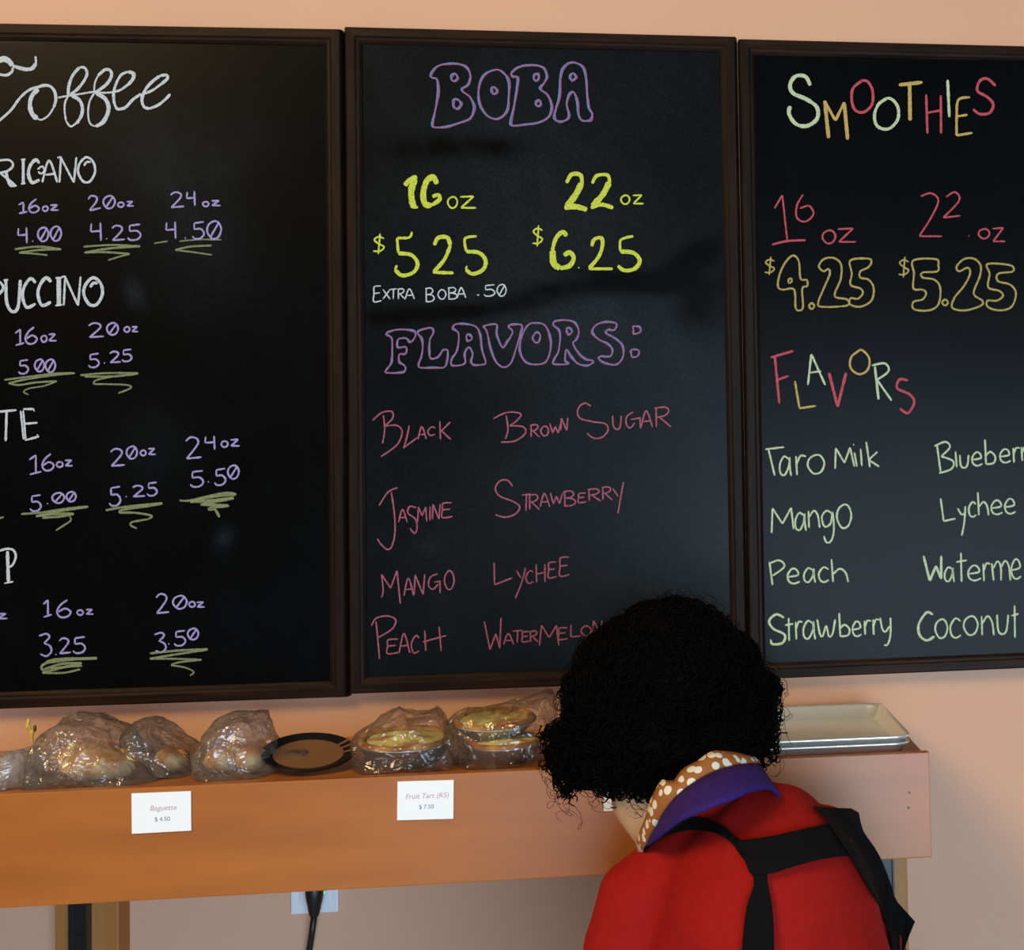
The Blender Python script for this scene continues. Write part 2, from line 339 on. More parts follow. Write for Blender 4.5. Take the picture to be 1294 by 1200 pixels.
# single-stroke hand lettering, unit boxes, y down
G = {
'A': [[(0,1),(.45,0),(1,1)],[(.2,.65),(.85,.6)]],
'B': [[(.1,0),(.12,1)],[(0,.05),(.6,0),(.85,.2),(.6,.43),(.15,.48)],[(.15,.48),(.75,.52),(1,.75),(.7,.97),(.05,1)]],
'C': [[(.95,.15),(.6,0),(.15,.25),(0,.6),(.3,.97),(.95,.85)]],
'E': [[(.95,.03),(.12,.08),(.08,.5),(.05,1),(1,.93)],[(.08,.5),(.8,.45)]],
'F': [[(1,0),(.1,.05),(.08,1)],[(.1,.5),(.7,.45)]],
'G': [[(.9,.15),(.55,0),(.1,.3),(.05,.7),(.4,1),(.9,.75),(.9,.55)],[(.55,.55),(1,.5)]],
'H': [[(.05,0),(.1,1)],[(.95,0),(.95,1)],[(.05,.55),(.95,.45)]],
'I': [[(.5,0),(.5,1)]],
'J': [[(.9,0),(.8,.8),(.4,1),(0,.75)]],
'K': [[(.1,0),(.15,1)],[(.95,.05),(.2,.55)],[(.2,.5),(1,1)]],
'L': [[(.05,0),(.05,1)],[(.05,1),(1,.93)]],
'M': [[(0,1),(.1,0)],[(.1,0),(.5,.6)],[(.5,.6),(.88,0)],[(.88,0),(1,1)]],
'N': [[(0,1),(.08,.02)],[(.08,.02),(.85,1)],[(.85,1),(1,0)]],
'O': [[(.5,0),(.1,.25),(0,.6),(.3,.97),(.7,.97),(1,.6),(.9,.2),(.5,0)]],
'P': [[(.15,0),(.15,1)],[(0,.05),(.7,0),(1,.2),(.7,.45),(.15,.52)]],
'R': [[(.1,0),(.12,1)],[(0,.05),(.65,0),(.85,.2),(.6,.42),(.15,.5)],[(.3,.5),(1,1)]],
'S': [[(.95,.12),(.5,0),(.1,.18),(.3,.42),(.8,.6),(.9,.85),(.45,1),(0,.85)]],
'T': [[(0,.06),(1,0)],[(.5,.03),(.45,1)]],
'U': [[(0,0),(.05,.7),(.4,1),(.8,.85),(.95,0)]],
'V': [[(0,0),(.5,1)],[(.5,1),(1,0)]],
'W': [[(0,0),(.25,1)],[(.25,1),(.5,.3)],[(.5,.3),(.75,1)],[(.75,1),(1,0)]],
'X': [[(0,0),(1,1)],[(1,0),(0,1)]],
'Y': [[(0,0),(.5,.5)],[(1,0),(.4,1)]],
'a': [[(.8,.15),(.4,0),(.05,.4),(.1,.85),(.45,.95),(.8,.5),(.85,.05),(.9,.6),(1,1)]],
'b': [[(0,0),(.1,1)],[(.1,.65),(.5,.5),(.95,.7),(.8,.95),(.1,1)]],
'c': [[(.95,.15),(.5,0),(.05,.4),(.15,.85),(.55,1),(1,.85)]],
'e': [[(.1,.55),(.85,.42),(.75,.08),(.4,0),(.05,.4),(.15,.85),(.55,1),(1,.85)]],
'g': [[(.85,.1),(.4,0),(.05,.2),(.25,.5),(.7,.4),(.85,.05),(.95,.6),(.75,.95),(.4,1),(.2,.8)]],
'h': [[(0,0),(.1,1)],[(.1,.65),(.5,.42),(.85,.6),(1,1)]],
'k': [[(0,0),(.1,1)],[(.9,.4),(.15,.7)],[(.15,.7),(1,1)]],
'l': [[(.5,0),(.5,1)]],
'm': [[(0,.15),(.1,1)],[(.08,.4),(.3,.05),(.48,.3),(.5,1)],[(.5,.35),(.72,.02),(.92,.3),(1,1)]],
'n': [[(.05,0),(.1,1)],[(.1,.4),(.5,0),(.85,.3),(1,1)]],
'o': [[(.5,0),(.1,.2),(0,.6),(.35,1),(.8,.9),(1,.45),(.8,.08),(.5,0)]],
'r': [[(.1,.05),(.2,1)],[(.18,.45),(.5,.05),(1,.08)]],
't': [[(.5,0),(.55,1)],[(.1,.32),(1,.26)]],
'u': [[(0,0),(.1,.8),(.45,1),(.8,.8),(.95,0)]],
'w': [[(0,0),(.15,.85),(.3,1),(.5,.4),(.65,1),(.85,.85),(1,0)]],
'y': [[(0,0),(.2,.4),(.5,.5),(.85,.3)],[(.95,0),(.95,.6),(.7,.95),(.35,.98)]],
'z': [[(0,.05),(.85,0)],[(.85,0),(.05,.95)],[(.05,.95),(1,.95)]],
'1': [[(0,.25),(.55,0)],[(.55,0),(.55,.95)],[(.05,1),(1,.85)]],
'2': [[(0,.2),(.3,.02),(.7,.08),(.78,.3),(.4,.7),(.05,1)],[(.05,1),(1,.93)]],
'3': [[(0,.1),(.6,0),(.85,.15),(.4,.42)],[(.4,.42),(.9,.55),(1,.8),(.6,1),(.1,.9)]],
'4': [[(.05,.05),(.0,.5)],[(0,.5),(.85,.45)],[(.8,0),(.85,1)]],
'5': [[(.95,0),(.15,.08)],[(.15,.08),(.15,.45)],[(.15,.45),(.7,.42),(.98,.7),(.7,.97),(.2,1),(0,.85)]],
'6': [[(.75,0),(.25,.3),(0,.7),(.25,1),(.75,.97),(1,.7),(.6,.5),(.1,.7)]],
'0': [[(.5,0),(.1,.2),(0,.6),(.35,1),(.8,.9),(1,.45),(.8,.08),(.5,0)]],
'ø': [[(.5,0),(.1,.2),(0,.6),(.35,1),(.8,.9),(1,.45),(.8,.08),(.5,0)],[(.85,.05),(.2,.95)]],
'$': [[(.95,.25),(.5,.15),(.1,.3),(.5,.5),(.95,.65),(.6,.85),(0,.85)],[(.6,0),(.45,1)]],
'.': [[(.3,.5),(.5,.3),(.7,.5),(.5,.7),(.3,.5)]],
'Ø': [[(.5,0),(.1,.25),(0,.6),(.3,.97),(.7,.97),(1,.6),(.9,.2),(.5,0)],[(.35,.35),(.5,.2),(.75,.2)]],
}
CR = {'L1': (0,30,3.75), 'L2': (0,330,3.75), 'L3': (0,620,3.75), 'TL': (0,20,5.882), 'M1': (440,50,3.081), 'M2': (440,380,3.081),
      'M3': (440,660,3.081), 'R1': (930,50,3.245), 'R2': (930,410,2.552)}
def T(cr, p): ox, oy, s_ = CR[cr]; return (ox+p[0]/s_, oy+p[1]/s_)
SER = set('RICANOPUTE')
def word(bd, cr, key, w, spec, name='chalk_word', label=None, serif=False):
    """spec: 'g x0 y0 x1 y1; ...' or 'p x y x y ...' free strokes ('p<w>' sets its own zoomed width)"""
    S = []; s_ = CR[cr][2]
    for it in spec.split(';'):
        f = it.split()
        if not f: continue
        g = f[0]; q = [float(v) for v in f[1:]]
        if g[0] == 'p' and len(q) >= 4 and (len(g) > 1 or len(q) != 4 or g == 'p'):
            pl = [T(cr, (q[i], q[i+1])) for i in range(0, len(q), 2)]
            S.append({'w': float(g[1:])/s_, 'p': pl} if len(g) > 1 else pl); continue
        ww = None
        if len(g) > 1 and g[0] != 'p': ww = float(g[1:])/s_; g = g[0]
        if g == '.':
            x, y = q[:2]; r = 2.2*s_/3.75*1.3
            pl = [T(cr, (x-r, y)), T(cr, (x+r, y))]; S.append({'w': (ww or w)*1.1, 'p': pl}); continue
        x0, y0, x1, y1 = q
        for st in G[g]:
            pl = [T(cr, (x0+(x1-x0)*a, y0+(y1-y0)*b)) for a, b in st]
            S.append({'w': ww, 'p': pl} if ww else pl)
        if serif and g in 'IPTRUN':
            if g in 'IPTR':
                m_ = (x0+x1)/2 if g in 'IT' else x0+.15*(x1-x0)
                S.append([T(cr, (m_-11, y1)), T(cr, (m_+11, y1-3))])
            if g in 'IUN': S.append([T(cr, ((x0 if g != 'I' else (x0+x1)/2)-11, y0+2)), T(cr, ((x0 if g != 'I' else (x0+x1)/2)+11, y0))])
    return bd.strokes(name, key, S, w, label)

# --- left board
word(LB,'TL','white',3.6,"p30 -20 340 30 326 66 342 90 372; p14 -20 322 30 306 72 326 102 372; p24 95 372 150 388 200 398 242 388 268 350; p16 268 352 264 300; p18 92 385 92 410 60 437 20 440 -10 430; p17 -20 790 40 740 90 690 140 620 190 570 240 540 300 525; p30 285 545 240 590 222 660 240 730 280 765; p12 280 765 310 772 360 740 400 680; p20 400 680 415 620 405 560 370 522 320 518 270 535; p12 430 608 500 595 600 580 700 565 780 572 850 565; p20 507 590 512 520 542 440 592 382; p18 592 382 630 387 647 430 620 490 570 550 522 585; p12 510 590 485 640 480 700 490 780; p14 490 780 525 822 570 795; p22 570 800 605 740 612 680 590 625 530 590; p12 700 560 705 500 730 440; p20 728 445 780 400 820 407 828 450 790 510 730 555 700 575; p12 700 575 665 640 655 730 670 800 710 822; p26 710 822 765 790 800 725 805 665 775 610 715 575; p16 850 565 900 548 955 508; p24 950 515 990 465 990 428 950 415; p18 950 415 900 440 865 500 845 570 850 650 875 700; p20 870 695 930 682 990 620 1050 580; p16 1060 582 1130 555 1200 505; p20 1195 510 1245 465 1235 440 1190 445; p20 1190 445 1130 490 1080 550 1055 620 1070 675 1110 690; p18 1110 690 1180 660 1240 610 1265 580",'chalk_heading')
word(LB,'L1','white',2.6,"R -30 645 78 770; p12 28 700 45 760 75 765; I12 92 642 128 758; C14 135 645 190 755; p8 178 690 200 675 210 695 195 710 180 700; A9 200 648 272 752; N9 282 632 362 752; Ø10 370 632 450 750",'chalk_heading',serif=True)
pw = 2.1
for cr, sp in [
 ('L1',"1 88 845 130 898; 6 137 830 185 893; o 202 864 228 888; z 238 858 278 884"),
 ('L1',"p 418 832 432 815 458 822 455 845 425 882; p 425 885 478 872; ø 490 815 545 874; o 558 846 588 868; z 600 842 634 864"),
 ('L1',"2 808 797 872 870; 4 885 792 930 862; o 960 843 990 865; z 1002 838 1045 862"),
 ('L1',"4 85 965 135 1040; . 155 1030; ø 180 965 230 1030; ø 240 960 290 1028"),
 ('L1',"4 430 942 487 1028; . 505 1018; 2 530 955 592 1026; 5 605 950 668 1024"),
 ('L1',"4 787 937 840 1018; . 878 1015; 5 912 938 968 1018; ø 982 935 1048 1018"),
 ('L2',"1 72 322 115 398; 6 120 312 175 390; o 195 352 222 382; z 230 345 268 378"),
 ('L2',"2 420 292 492 360; ø 507 292 560 348; o 588 310 615 335; z 624 310 655 334"),
 ('L2',"5 88 467 135 532; ø 165 465 210 522; ø 216 465 262 525"),
 ('L2',"5 420 437 470 502; . 495 482; 2 520 427 572 480; 5 578 417 625 474"),
 ('L2',"1 138 918 196 1010; 6 200 912 255 990; o 268 950 298 975; z 308 942 345 970"),
 ('L2',"2 524 887 592 970; ø 600 877 650 935; o 665 895 692 920; z 702 887 738 916"),
 ('L2',"2 880 832 955 935; 4 972 827 1025 893; o 1048 852 1080 880; z 1092 844 1136 876"),
 ('L2',"5 143 1107 195 1183; . 225 1148; ø 248 1097 305 1145; ø 315 1092 360 1138"),
 ('L2',"5 518 1067 572 1158; . 598 1115; 2 628 1062 688 1115; 5 697 1047 745 1110"),
 ('L2',"5 902 992 965 1068; . 988 1045; 5 1017 982 1070 1060; ø 1080 967 1132 1030"),
 ('L3',"z -12 582 35 606"),
 ('L3',"1 205 517 245 598; 6 270 517 335 598; o 365 565 395 588; z 407 562 443 585"),
 ('L3',"2 740 487 802 580; ø 820 497 885 558; o 895 525 925 550; z 932 527 970 551"),
 ('L3',"3 185 677 243 783; . 265 775; 2 280 697 336 770; 5 346 692 405 768"),
 ('L3',"3 732 672 785 766; . 800 725; 5 826 662 880 733; ø 890 652 940 704"),]:
    word(LB, cr, 'purple', pw, sp, 'chalk_price')
word(LB,'L2','white',2.6,"P11 -70 95 15 240; U13 28 88 100 238; C13 107 82 172 222; C14 180 78 245 213; I10 257 78 290 210; I10 268 78 300 208; N9 302 72 382 210; Ø13 397 78 485 208",'chalk_heading',serif=True)
word(LB,'L2','white',2.4,"T10 -15 705 78 852; p8 110 705 122 848; p8 98 708 112 845; p9 110 700 162 700; p9 112 770 178 765; p9 118 848 185 830; p6 160 700 162 712; p6 184 832 175 820",'chalk_heading')
word(LB,'L3','white',2.4,"p14 35 285 40 432; p10 -4 285 30 275 62 280 75 310 60 350 40 362; p7 20 438 62 430",'chalk_heading')
for cr, sp in [
 ('L1',"p9 70 1068 180 1056 290 1068; p9 290 1068 180 1072 90 1085; p7 90 1085 150 1088 225 1096"),
 ('L1',"p8 395 1056 530 1048 665 1054; p9 665 1054 520 1064 400 1084; p8 400 1084 500 1082 615 1090; p7 615 1090 560 1105 512 1120"),
 ('L1',"p6 730 1040 795 1030; p6 850 1030 950 1022 1050 1023; p8 1003 1050 900 1056 830 1072; p7 830 1072 900 1080 1005 1095"),
 ('L2',"p8 20 562 150 545 260 532 355 530; p8 355 530 250 540 120 560 40 578; p8 40 578 90 586 170 574 270 568; p6 270 568 210 590 140 602 112 618 135 632"),
 ('L2',"p8 380 540 500 530 655 530; p9 655 532 540 545 400 546; p7 540 545 460 562 445 580 500 582 600 586 620 600 560 625"),
 ('L3',"p9 100 110 200 102 320 84 418 74; p9 418 76 300 94 170 120; p10 170 120 260 110 350 108; p9 350 110 280 122 200 128; p7 330 120 335 140 300 165 265 188; p9 -12 132 18 124"),
 ('L3',"p9 500 92 600 75 770 58; p10 770 60 700 72 580 90 565 104; p9 565 104 640 104 718 118 700 135; p8 700 135 630 147 618 162 648 178"),
 ('L3',"p8 850 45 900 45 1060 10 1120 16; p12 1120 16 1000 28 900 52; p12 900 52 1000 46 1108 34; p12 1108 34 960 62; p12 950 64 1085 70; p10 1085 72 1000 80 990 90 1018 88 1040 125"),
 ('L3',"p9 200 830 260 798 460 792; p10 460 794 330 800 210 820 198 850; p10 198 850 290 820 388 816; p10 388 816 250 848 200 862; p9 200 862 300 862 380 845; p9 240 840 390 828"),
 ('L3',"p9 710 770 850 756 985 750; p9 985 752 850 772 710 795; p8 710 795 850 796 955 800; p8 955 800 850 812 810 826; p7 810 826 880 838 918 858 900 875")]:
    word(LB, cr, 'olive', 2.4, sp, 'chalk_underline')
# --- middle board
BOBA = ["320 135 345 105 400 92 450 102 475 135 465 175 440 195 475 225 488 265 475 305 430 325 380 338 340 342 325 330 340 270 348 200 345 155 325 148 320 135","400 140 415 132 425 148 412 162 402 155 400 140","408 235 425 232 438 250 425 268 410 262 408 235",
"570 118 600 125 622 160 625 220 615 280 580 308 540 295 510 250 508 190 525 140 570 118","560 185 575 190 578 205 565 212 556 200 560 185",
"635 130 660 108 710 98 755 108 772 140 762 170 745 190 775 215 790 255 780 300 740 322 690 330 640 335 630 320 645 260 655 190 658 148 640 142 635 130","722 138 735 132 742 148 730 162 722 150 722 138","730 240 742 235 750 248 740 260 730 252 730 240",
"835 110 870 88 910 105 925 150 930 220 935 265 950 290 940 312 910 315 895 290 890 240 878 205 860 210 850 250 858 290 850 312 820 318 800 305 808 270 820 220 825 150 835 110","865 135 880 132 885 148 870 158 862 148 865 135"]
FLAV = ["155 120 200 112 255 115 262 135 245 160 225 145 195 150 195 180 225 180 225 205 200 208 200 235 222 255 215 275 150 280 150 265 170 240 172 190 170 145 152 132 155 120",
"275 115 325 105 332 125 318 150 318 190 320 222 350 220 370 190 388 195 385 240 370 260 330 258 280 260 275 245 285 220 290 180 288 145 272 130 275 115",
"415 92 450 88 495 100 515 130 522 190 535 235 530 248 490 248 480 235 485 205 470 180 455 205 455 240 430 252 402 248 405 225 425 190 430 130 410 105 415 92","465 130 478 132 482 148 468 155 460 145 465 130",
"530 100 560 90 580 95 580 130 600 180 620 160 640 120 625 100 640 90 675 95 675 120 655 180 635 240 605 258 575 235 555 180 540 120 530 100",
"730 85 765 95 788 140 788 190 770 235 730 248 690 235 670 195 675 140 700 95 730 85","735 120 748 135 742 160 725 160 720 140 735 120",
"805 78 850 75 885 85 898 120 890 150 875 165 900 205 925 225 955 235 935 250 895 245 870 215 850 190 845 230 858 245 800 245 805 225 820 190 825 120 800 95 805 78","852 105 865 105 872 120 860 130 852 120 852 105",
"1045 90 1005 80 965 95 952 120 975 150 1010 165 1030 190 1020 215 985 215 975 225 1000 240 1045 248 1070 215 1070 175 1040 145 1005 125 1015 110 1035 115 1045 90",
"1112 100 1135 100 1138 120 1115 128 1110 112 1112 100","1105 190 1130 192 1130 212 1108 220 1102 205 1105 190"]
def jit(s_, dx, dy, a, ph):
    q = [float(v) for v in s_.split()]
    for i in range(0, len(q), 2):
        q[i] += dx+a*math.sin(i*1.3+ph); q[i+1] += dy+a*math.cos(i*1.7+ph)
    q[-2:] = q[:2]; return ' '.join('%.1f' % v for v in q)
for cr_, arr, grp in (('M1', BOBA, [[0, 1, 2], [3, 4], [5, 6, 7], [8, 9]]), ('M2', FLAV, [[0], [1], [2, 3], [4], [5, 6], [7, 8], [9], [10], [11]])):
    for g_ in grp:
        word(MB, cr_, 'blue', 1.5, ';'.join(('p6 ' if cr_ == 'M1' else 'p5 ')+arr[i] for i in g_), 'chalk_letter')
        sx_ = 4 if cr_ == 'M1' else -2
        word(MB, cr_, 'rose', 1.5, ';'.join('p5 '+jit(arr[i], sx_, 1.5, 3, i) for i in g_), 'chalk_letter', label='pink chalk second outline')
word(MB,'M1','lime',2,"p22 260 542 246 585 248 625 256 655; p16 220 568 240 546 268 534; p12 248 652 272 652; p20 345 562 332 536 306 550 292 600 300 640 325 645; p14 325 645 356 622 350 604 328 612; o6 388 612 425 655; z7 436 610 498 657",'chalk_price')
word(MB,'M1','lime',2,"p14 850 558 870 525 905 528 910 565; p22 908 560 885 605 850 650; p18 842 655 885 650 930 662; p12 950 560 968 530 1010 528 1018 560; p20 1016 556 990 605 950 648; p14 945 655 985 642 1032 655; o6 1062 606 1096 640; z6 1108 605 1150 640",'chalk_price')
word(MB,'M1','lime',2,"$6 97 755 142 835; p9 248 748 238 770 190 772; p9 190 772 195 830; p13 195 832 245 838 270 870 255 905 210 918 182 895; p10 182 895 190 878; p14 335 800 350 772 385 770 398 800; p13 398 800 375 855 332 905; p11 330 906 410 908; p9 500 765 455 775 460 825; p13 460 825 510 830 535 860 525 895 485 912 458 895; p8 458 895 462 880",'chalk_price')
word(MB,'M1','lime',2,"$6 717 722 758 805; p14 850 765 835 748 808 775 795 820; p22 796 820 800 870 825 890; p16 825 890 862 880 878 850 862 828 840 840; . 898 888; p13 948 805 958 778 985 772 990 800 975 845 938 890; p10 936 892 1030 892; p9 1110 765 1062 780 1060 825; p14 1060 825 1110 830 1135 860 1115 892 1075 898 1050 880",'chalk_price')
word(MB,'M1','white',1.5,"E 98 957 130 1020; X 135 972 163 1010; T 163 970 190 1010; R 192 970 222 1010; A 222 970 258 1010; B 300 967 335 1020; O 350 973 380 1010; B 388 965 425 1010; A 425 965 458 1005; p8 502 994 510 994; 5 528 954 572 998; ø 580 953 615 998")
for cr, sp in [
 ('M2',"p 137 445 142 500 134 555; p 95 465 130 436 168 430 174 455 145 485; p 145 487 190 485 210 510 190 560 128 606; p 238 485 226 540 215 574; p 215 572 270 532; A 272 490 304 538; C 310 490 340 525; K 352 468 400 540"),
 ('M2',"p 615 445 622 500 612 538; p 565 458 620 434 672 440 655 468 628 486; p 628 486 680 490 690 515 650 545 595 550; R 708 482 745 530; O 750 487 780 525; W 785 477 828 515; N 828 455 855 505"),
 ('M2',"p 945 410 920 398 895 420 900 455 950 470 1000 478 1012 502 990 530 955 534 930 515; U 1030 447 1065 500; p 1110 432 1085 450 1083 480 1098 495 1115 475; p 1100 462 1140 455; p 1136 455 1138 498; A 1140 428 1185 492; R 1192 414 1258 492"),
 ('M2',"p 192 727 155 745 120 797; p 168 745 180 830 182 900 172 950 155 968 130 950 113 925; A 196 812 230 862; p 265 805 240 800 232 825 262 850 268 885 258 905 240 885; M 270 802 306 860; I 315 800 322 855; N 328 790 358 850; E 364 784 406 843"),
 ('M2',"p 640 722 620 698 590 702 573 730 590 760 640 780 668 802 650 830 610 842 572 832; T 676 752 712 818; R 702 754 745 813; A 747 750 785 802; W 787 747 835 790; B 838 740 885 798; E 895 747 926 785; R 932 732 985 780; R 987 724 1028 775; p 1030 730 1052 762; p 1072 705 1060 770 1050 828"),
 ('M3',"p 130 202 136 265 130 292; p 130 202 165 256; p 165 256 190 187; p 190 187 203 316; A 217 217 255 285; N 257 202 298 280; p 348 200 320 213 313 245 330 260 352 238; p 335 232 360 228; p 357 228 358 275; O 375 187 412 260"),
 ('M3',"p 568 155 570 242; p 570 242 640 215; p 655 187 672 215; p 690 177 675 235 650 296; C 692 187 722 238; H 730 162 768 233; E 778 152 812 215; E 822 132 862 208"),
 ('M3',"p 108 385 115 450 122 532; p 90 402 110 372 155 364 185 380 170 415 118 447; E 150 452 196 510; A 198 432 240 508; C 246 440 278 510; p 298 420 302 500; p 354 405 362 500; p 290 465 382 440"),
 ('M3',"p 530 385 552 495; p 552 495 575 432; p 575 432 590 490; p 590 490 595 370; A 605 432 645 475; T 640 420 680 468; E 676 424 706 464; R 706 422 740 465; M 745 400 820 480; E 818 408 855 455; L 865 397 905 445; O 907 402 945 440; N 952 380 988 435")]:
    word(MB, cr, 'pink', 1.7, sp)
# --- right board
for k_, sp in [('mint', 'p14 305 188 285 152 245 150 222 185 235 220 290 245 332 278 332 325 290 354 245 345 218 305 222 272'), ('tan', 'p13 364 250 380 404; p10 364 252 408 332; p10 408 332 444 257; p13 444 257 458 410'), ('red', 'p10 515 170 480 200 475 250 490 290 525 297 558 265 560 210 540 172 510 168'), ('mint', 'p11 620 240 585 265 568 310 580 355 625 366 662 330 665 280 640 245 615 240'), ('tan', 'p13 668 186 765 175; p13 712 180 714 332'), ('red', 'p9 780 225 785 385; p9 840 228 841 385; p8 785 300 840 290'), ('mint', 'p10 868 165 875 318'), ('tan', 'p9 960 236 912 248 905 320 905 395; p9 905 393 970 382; p8 906 315 950 308'), ('red', 'p10 1065 190 1030 160 1000 170 990 210 1030 235 1055 265 1040 300 1000 305 972 285')]:
    word(RB, 'R1', k_, 3, sp, 'chalk_letter', label=k_+' chalk letter')
word(RB,'R1','red',2,"p 158 692 190 637; p 190 637 210 820; p8 148 840 210 826 285 822; p 275 635 250 680 250 730 285 746 318 715 300 682 262 692; o 355 782 408 835; z 418 774 492 832",'chalk_price')
word(RB,'R1','red',2,"p 758 642 800 630 830 660 800 730 752 805; p 752 806 845 806; p 862 645 898 625 915 660 850 730; p 850 730 920 722",'chalk_price')
word(RB,'R1','red',2,". 955 805; o 995 776 1040 815; z 1052 772 1104 830",'chalk_price')
b1 = ["235 885 258 910 265 980 290 985 292 1010 272 1020 275 1095 262 1110 245 1100 238 1025 190 1025 172 1010 180 960 205 910 235 885","215 985 225 978 230 990 218 998 215 985","310 1080 322 1092 310 1105 300 1092 310 1080",
"340 930 360 900 400 895 430 920 430 980 405 1050 455 1065 455 1090 350 1095 338 1075 360 1020 385 960 378 940 360 950 340 930",
"470 905 545 898 555 915 540 935 510 950 510 975 545 985 565 1020 555 1070 510 1095 468 1085 470 1060 500 1062 520 1040 510 1020 470 1005 475 960 470 905"]
b2 = ["728 905 820 900 830 925 825 950 765 955 765 975 815 985 838 1020 830 1085 790 1110 730 1105 728 1075 765 1065 780 1040 765 1025 728 1020 730 960 728 905","858 1065 870 1078 858 1090 845 1078 858 1065",
"905 930 935 900 975 898 1003 925 1000 970 975 1040 1010 1070 1005 1090 940 1110 888 1100 895 1060 935 1010 960 960 950 935 915 950 905 930",
"1032 920 1125 925 1135 950 1075 960 1075 990 1125 1005 1148 1040 1130 1095 1080 1110 1032 1095 1032 1070 1070 1070 1095 1050 1080 1030 1035 1015 1040 960 1032 920"]
word(RB,'R1','gold',2,"$6 117 890 160 965",'chalk_sign'); word(RB,'R1','gold',2,"$6 667 890 710 975",'chalk_sign')
for arr, grp in ((b1, [[0,1],[2],[3],[4]]), (b2, [[0],[1],[2],[3]])):
    for g_ in grp: word(RB, 'R1', 'gold', 2, ';'.join('p7 '+arr[i] for i in g_), 'chalk_digit')
for k_, sp in [('red', 'p7 112 106 185 85; p7 125 100 140 255; p6 130 180 170 165'), ('tan', 'p6 190 182 205 270; p6 205 270 258 262'), ('mint', 'p6 243 95 232 195; p6 243 95 288 195; p5 238 155 275 150'), ('red', 'p8 300 155 328 265; p8 328 265 355 155'), ('tan', 'p6 400 82 372 105 370 140 398 160 425 145 430 110 410 84 395 82'), ('mint', 'p7 448 135 460 242; p6 438 132 480 125 492 150 455 178; p6 455 178 502 245'), ('red', 'p7 555 180 528 177 520 205 560 225 575 250 555 285 528 270')]:
    word(RB, 'R2', k_, 2.6, sp, 'chalk_letter', label=k_+' chalk letter')
for sp in ["p 95 402 155 395; p 105 402 125 487; a 140 425 178 488; r 190 420 226 485; o 232 420 285 480; p 320 465 322 398; p 322 398 350 446; p 350 446 368 396; p 368 396 382 458; p 382 412 390 458; p 378 385 381 389; p 402 400 406 456; p 420 378 432 460; p 456 410 428 436; p 428 436 462 458",
 "p 648 385 660 475; p 640 392 675 378 690 395 662 425; p 662 425 700 440 695 465 655 479; p 708 408 712 460; u 722 420 752 462; e 760 412 795 455; b 803 370 838 450; e 850 402 886 445; r 892 395 916 445; r 918 392 945 440; y 950 390 985 470",
 "p 115 672 118 592; p 118 592 150 642; p 150 642 178 590; p 178 590 186 660; a 190 607 226 665; n 232 600 270 655; g 275 600 318 702; o 326 580 372 655",
 "p 660 560 670 634; p 670 634 708 625; p 715 592 728 612 742 605; p 740 585 736 640 728 680; c 750 572 775 620; h 780 540 815 615; e 822 567 860 612; e 866 562 902 610",
 "p 108 765 118 840; p 108 770 140 760 156 780 118 810; e 165 787 206 835; a 218 785 256 832; c 266 782 300 830; h 308 756 362 830",
 "p7 605 745 625 826; p7 625 826 645 778; p7 645 778 662 820; p7 662 820 662 745; a 672 782 704 830; t 706 735 745 830; e 747 777 790 825; r 795 767 820 828; m 825 760 885 825; e 887 757 920 820; l 930 740 945 820",
 "p7 155 945 130 934 107 955 120 980 157 1000 150 1026 118 1030 112 1015; t 155 945 185 1020; r 190 955 215 1015; a 216 955 256 1015; w 262 950 320 1005; b 333 930 368 1005; e 375 957 405 1005; r 412 952 436 1000; r 440 948 462 1000; y 465 945 500 1035",
 "p7 635 935 615 928 590 965 592 1000 615 1018 640 1005; o 643 950 682 1010; c 690 947 726 1010; o 735 940 780 1000; n 790 940 832 1002; u 842 935 880 998; t 885 905 912 1010"]:
    word(RB, 'R2', 'mint', 2.1, sp)

# ------------------------------------------------------------------ shelf
ZT, ZB_, YF = 1.189, 1.0525, -0.355
ZS = 1.183
sh = root('wall_shelf', (0.1, YW, 0.0), 'long varnished wooden wall shelf with deep front board, under the chalkboards', 'shelf')
box('shelf_board', -0.95, 0.822, YF+0.0175, YW-0.001, ZS-0.02, ZS, M_wood, sh, 0.001)
box('front_board', -0.95, 0.825, YF, YF+0.0175, ZB_, ZT, M_wood, sh, 0.0016)
for px, py in ((1149,1001),(1148,1020.5)):
    p = at(px, py, YF); V_, F_ = tubeVF([(p.x,YF-0.0004,p.z),(p.x,YF+0.001,p.z)], 0.0017, 8); mk('nail_hole', V_, F_, M_frame, sh)
def post(x0, x1, sx0, sx1):
    o = box('post', x0, x1, -0.016, YW-0.0005, 0.0, ZS-0.0205, M_post, sh, 0.003)
    q = Acc(); y0 = -0.033
    q.add(boxVF(sx0, sx0+0.003, y0, -0.0161, 0.3, ZS-0.021)); q.add(boxVF(sx1-0.003, sx1, y0, -0.0161, 0.3, ZS-0.021)); q.add(boxVF(sx0+0.003, sx1-0.003, y0+0.005, y0+0.008, 0.3, ZS-0.021))
    st = q.build('slotted_standard', M_blackmetal, sh, False, label='black metal upright channel')
    for k in range(14):
        z = 1.02-0.05*k; box('screw', (sx0+sx1)/2-0.003, (sx0+sx1)/2+0.003, y0+0.0025, y0+0.0049, z-0.0022, z+0.0022, M_chrome if sx0 > 0.5 or k % 2 else M_blackmetal, st, 0.0005)
xa = at(69,1160,-0.016).x
post(xa, at(150,1160,-0.016).x, at(86,1160,-0.033).x, at(109,1160,-0.033).x)
post(at(1148,1130,-0.016).x-0.089, at(1147.5,1130,-0.016).x, at(1131,1130,-0.033).x-0.026, at(1131,1130,-0.033).x)
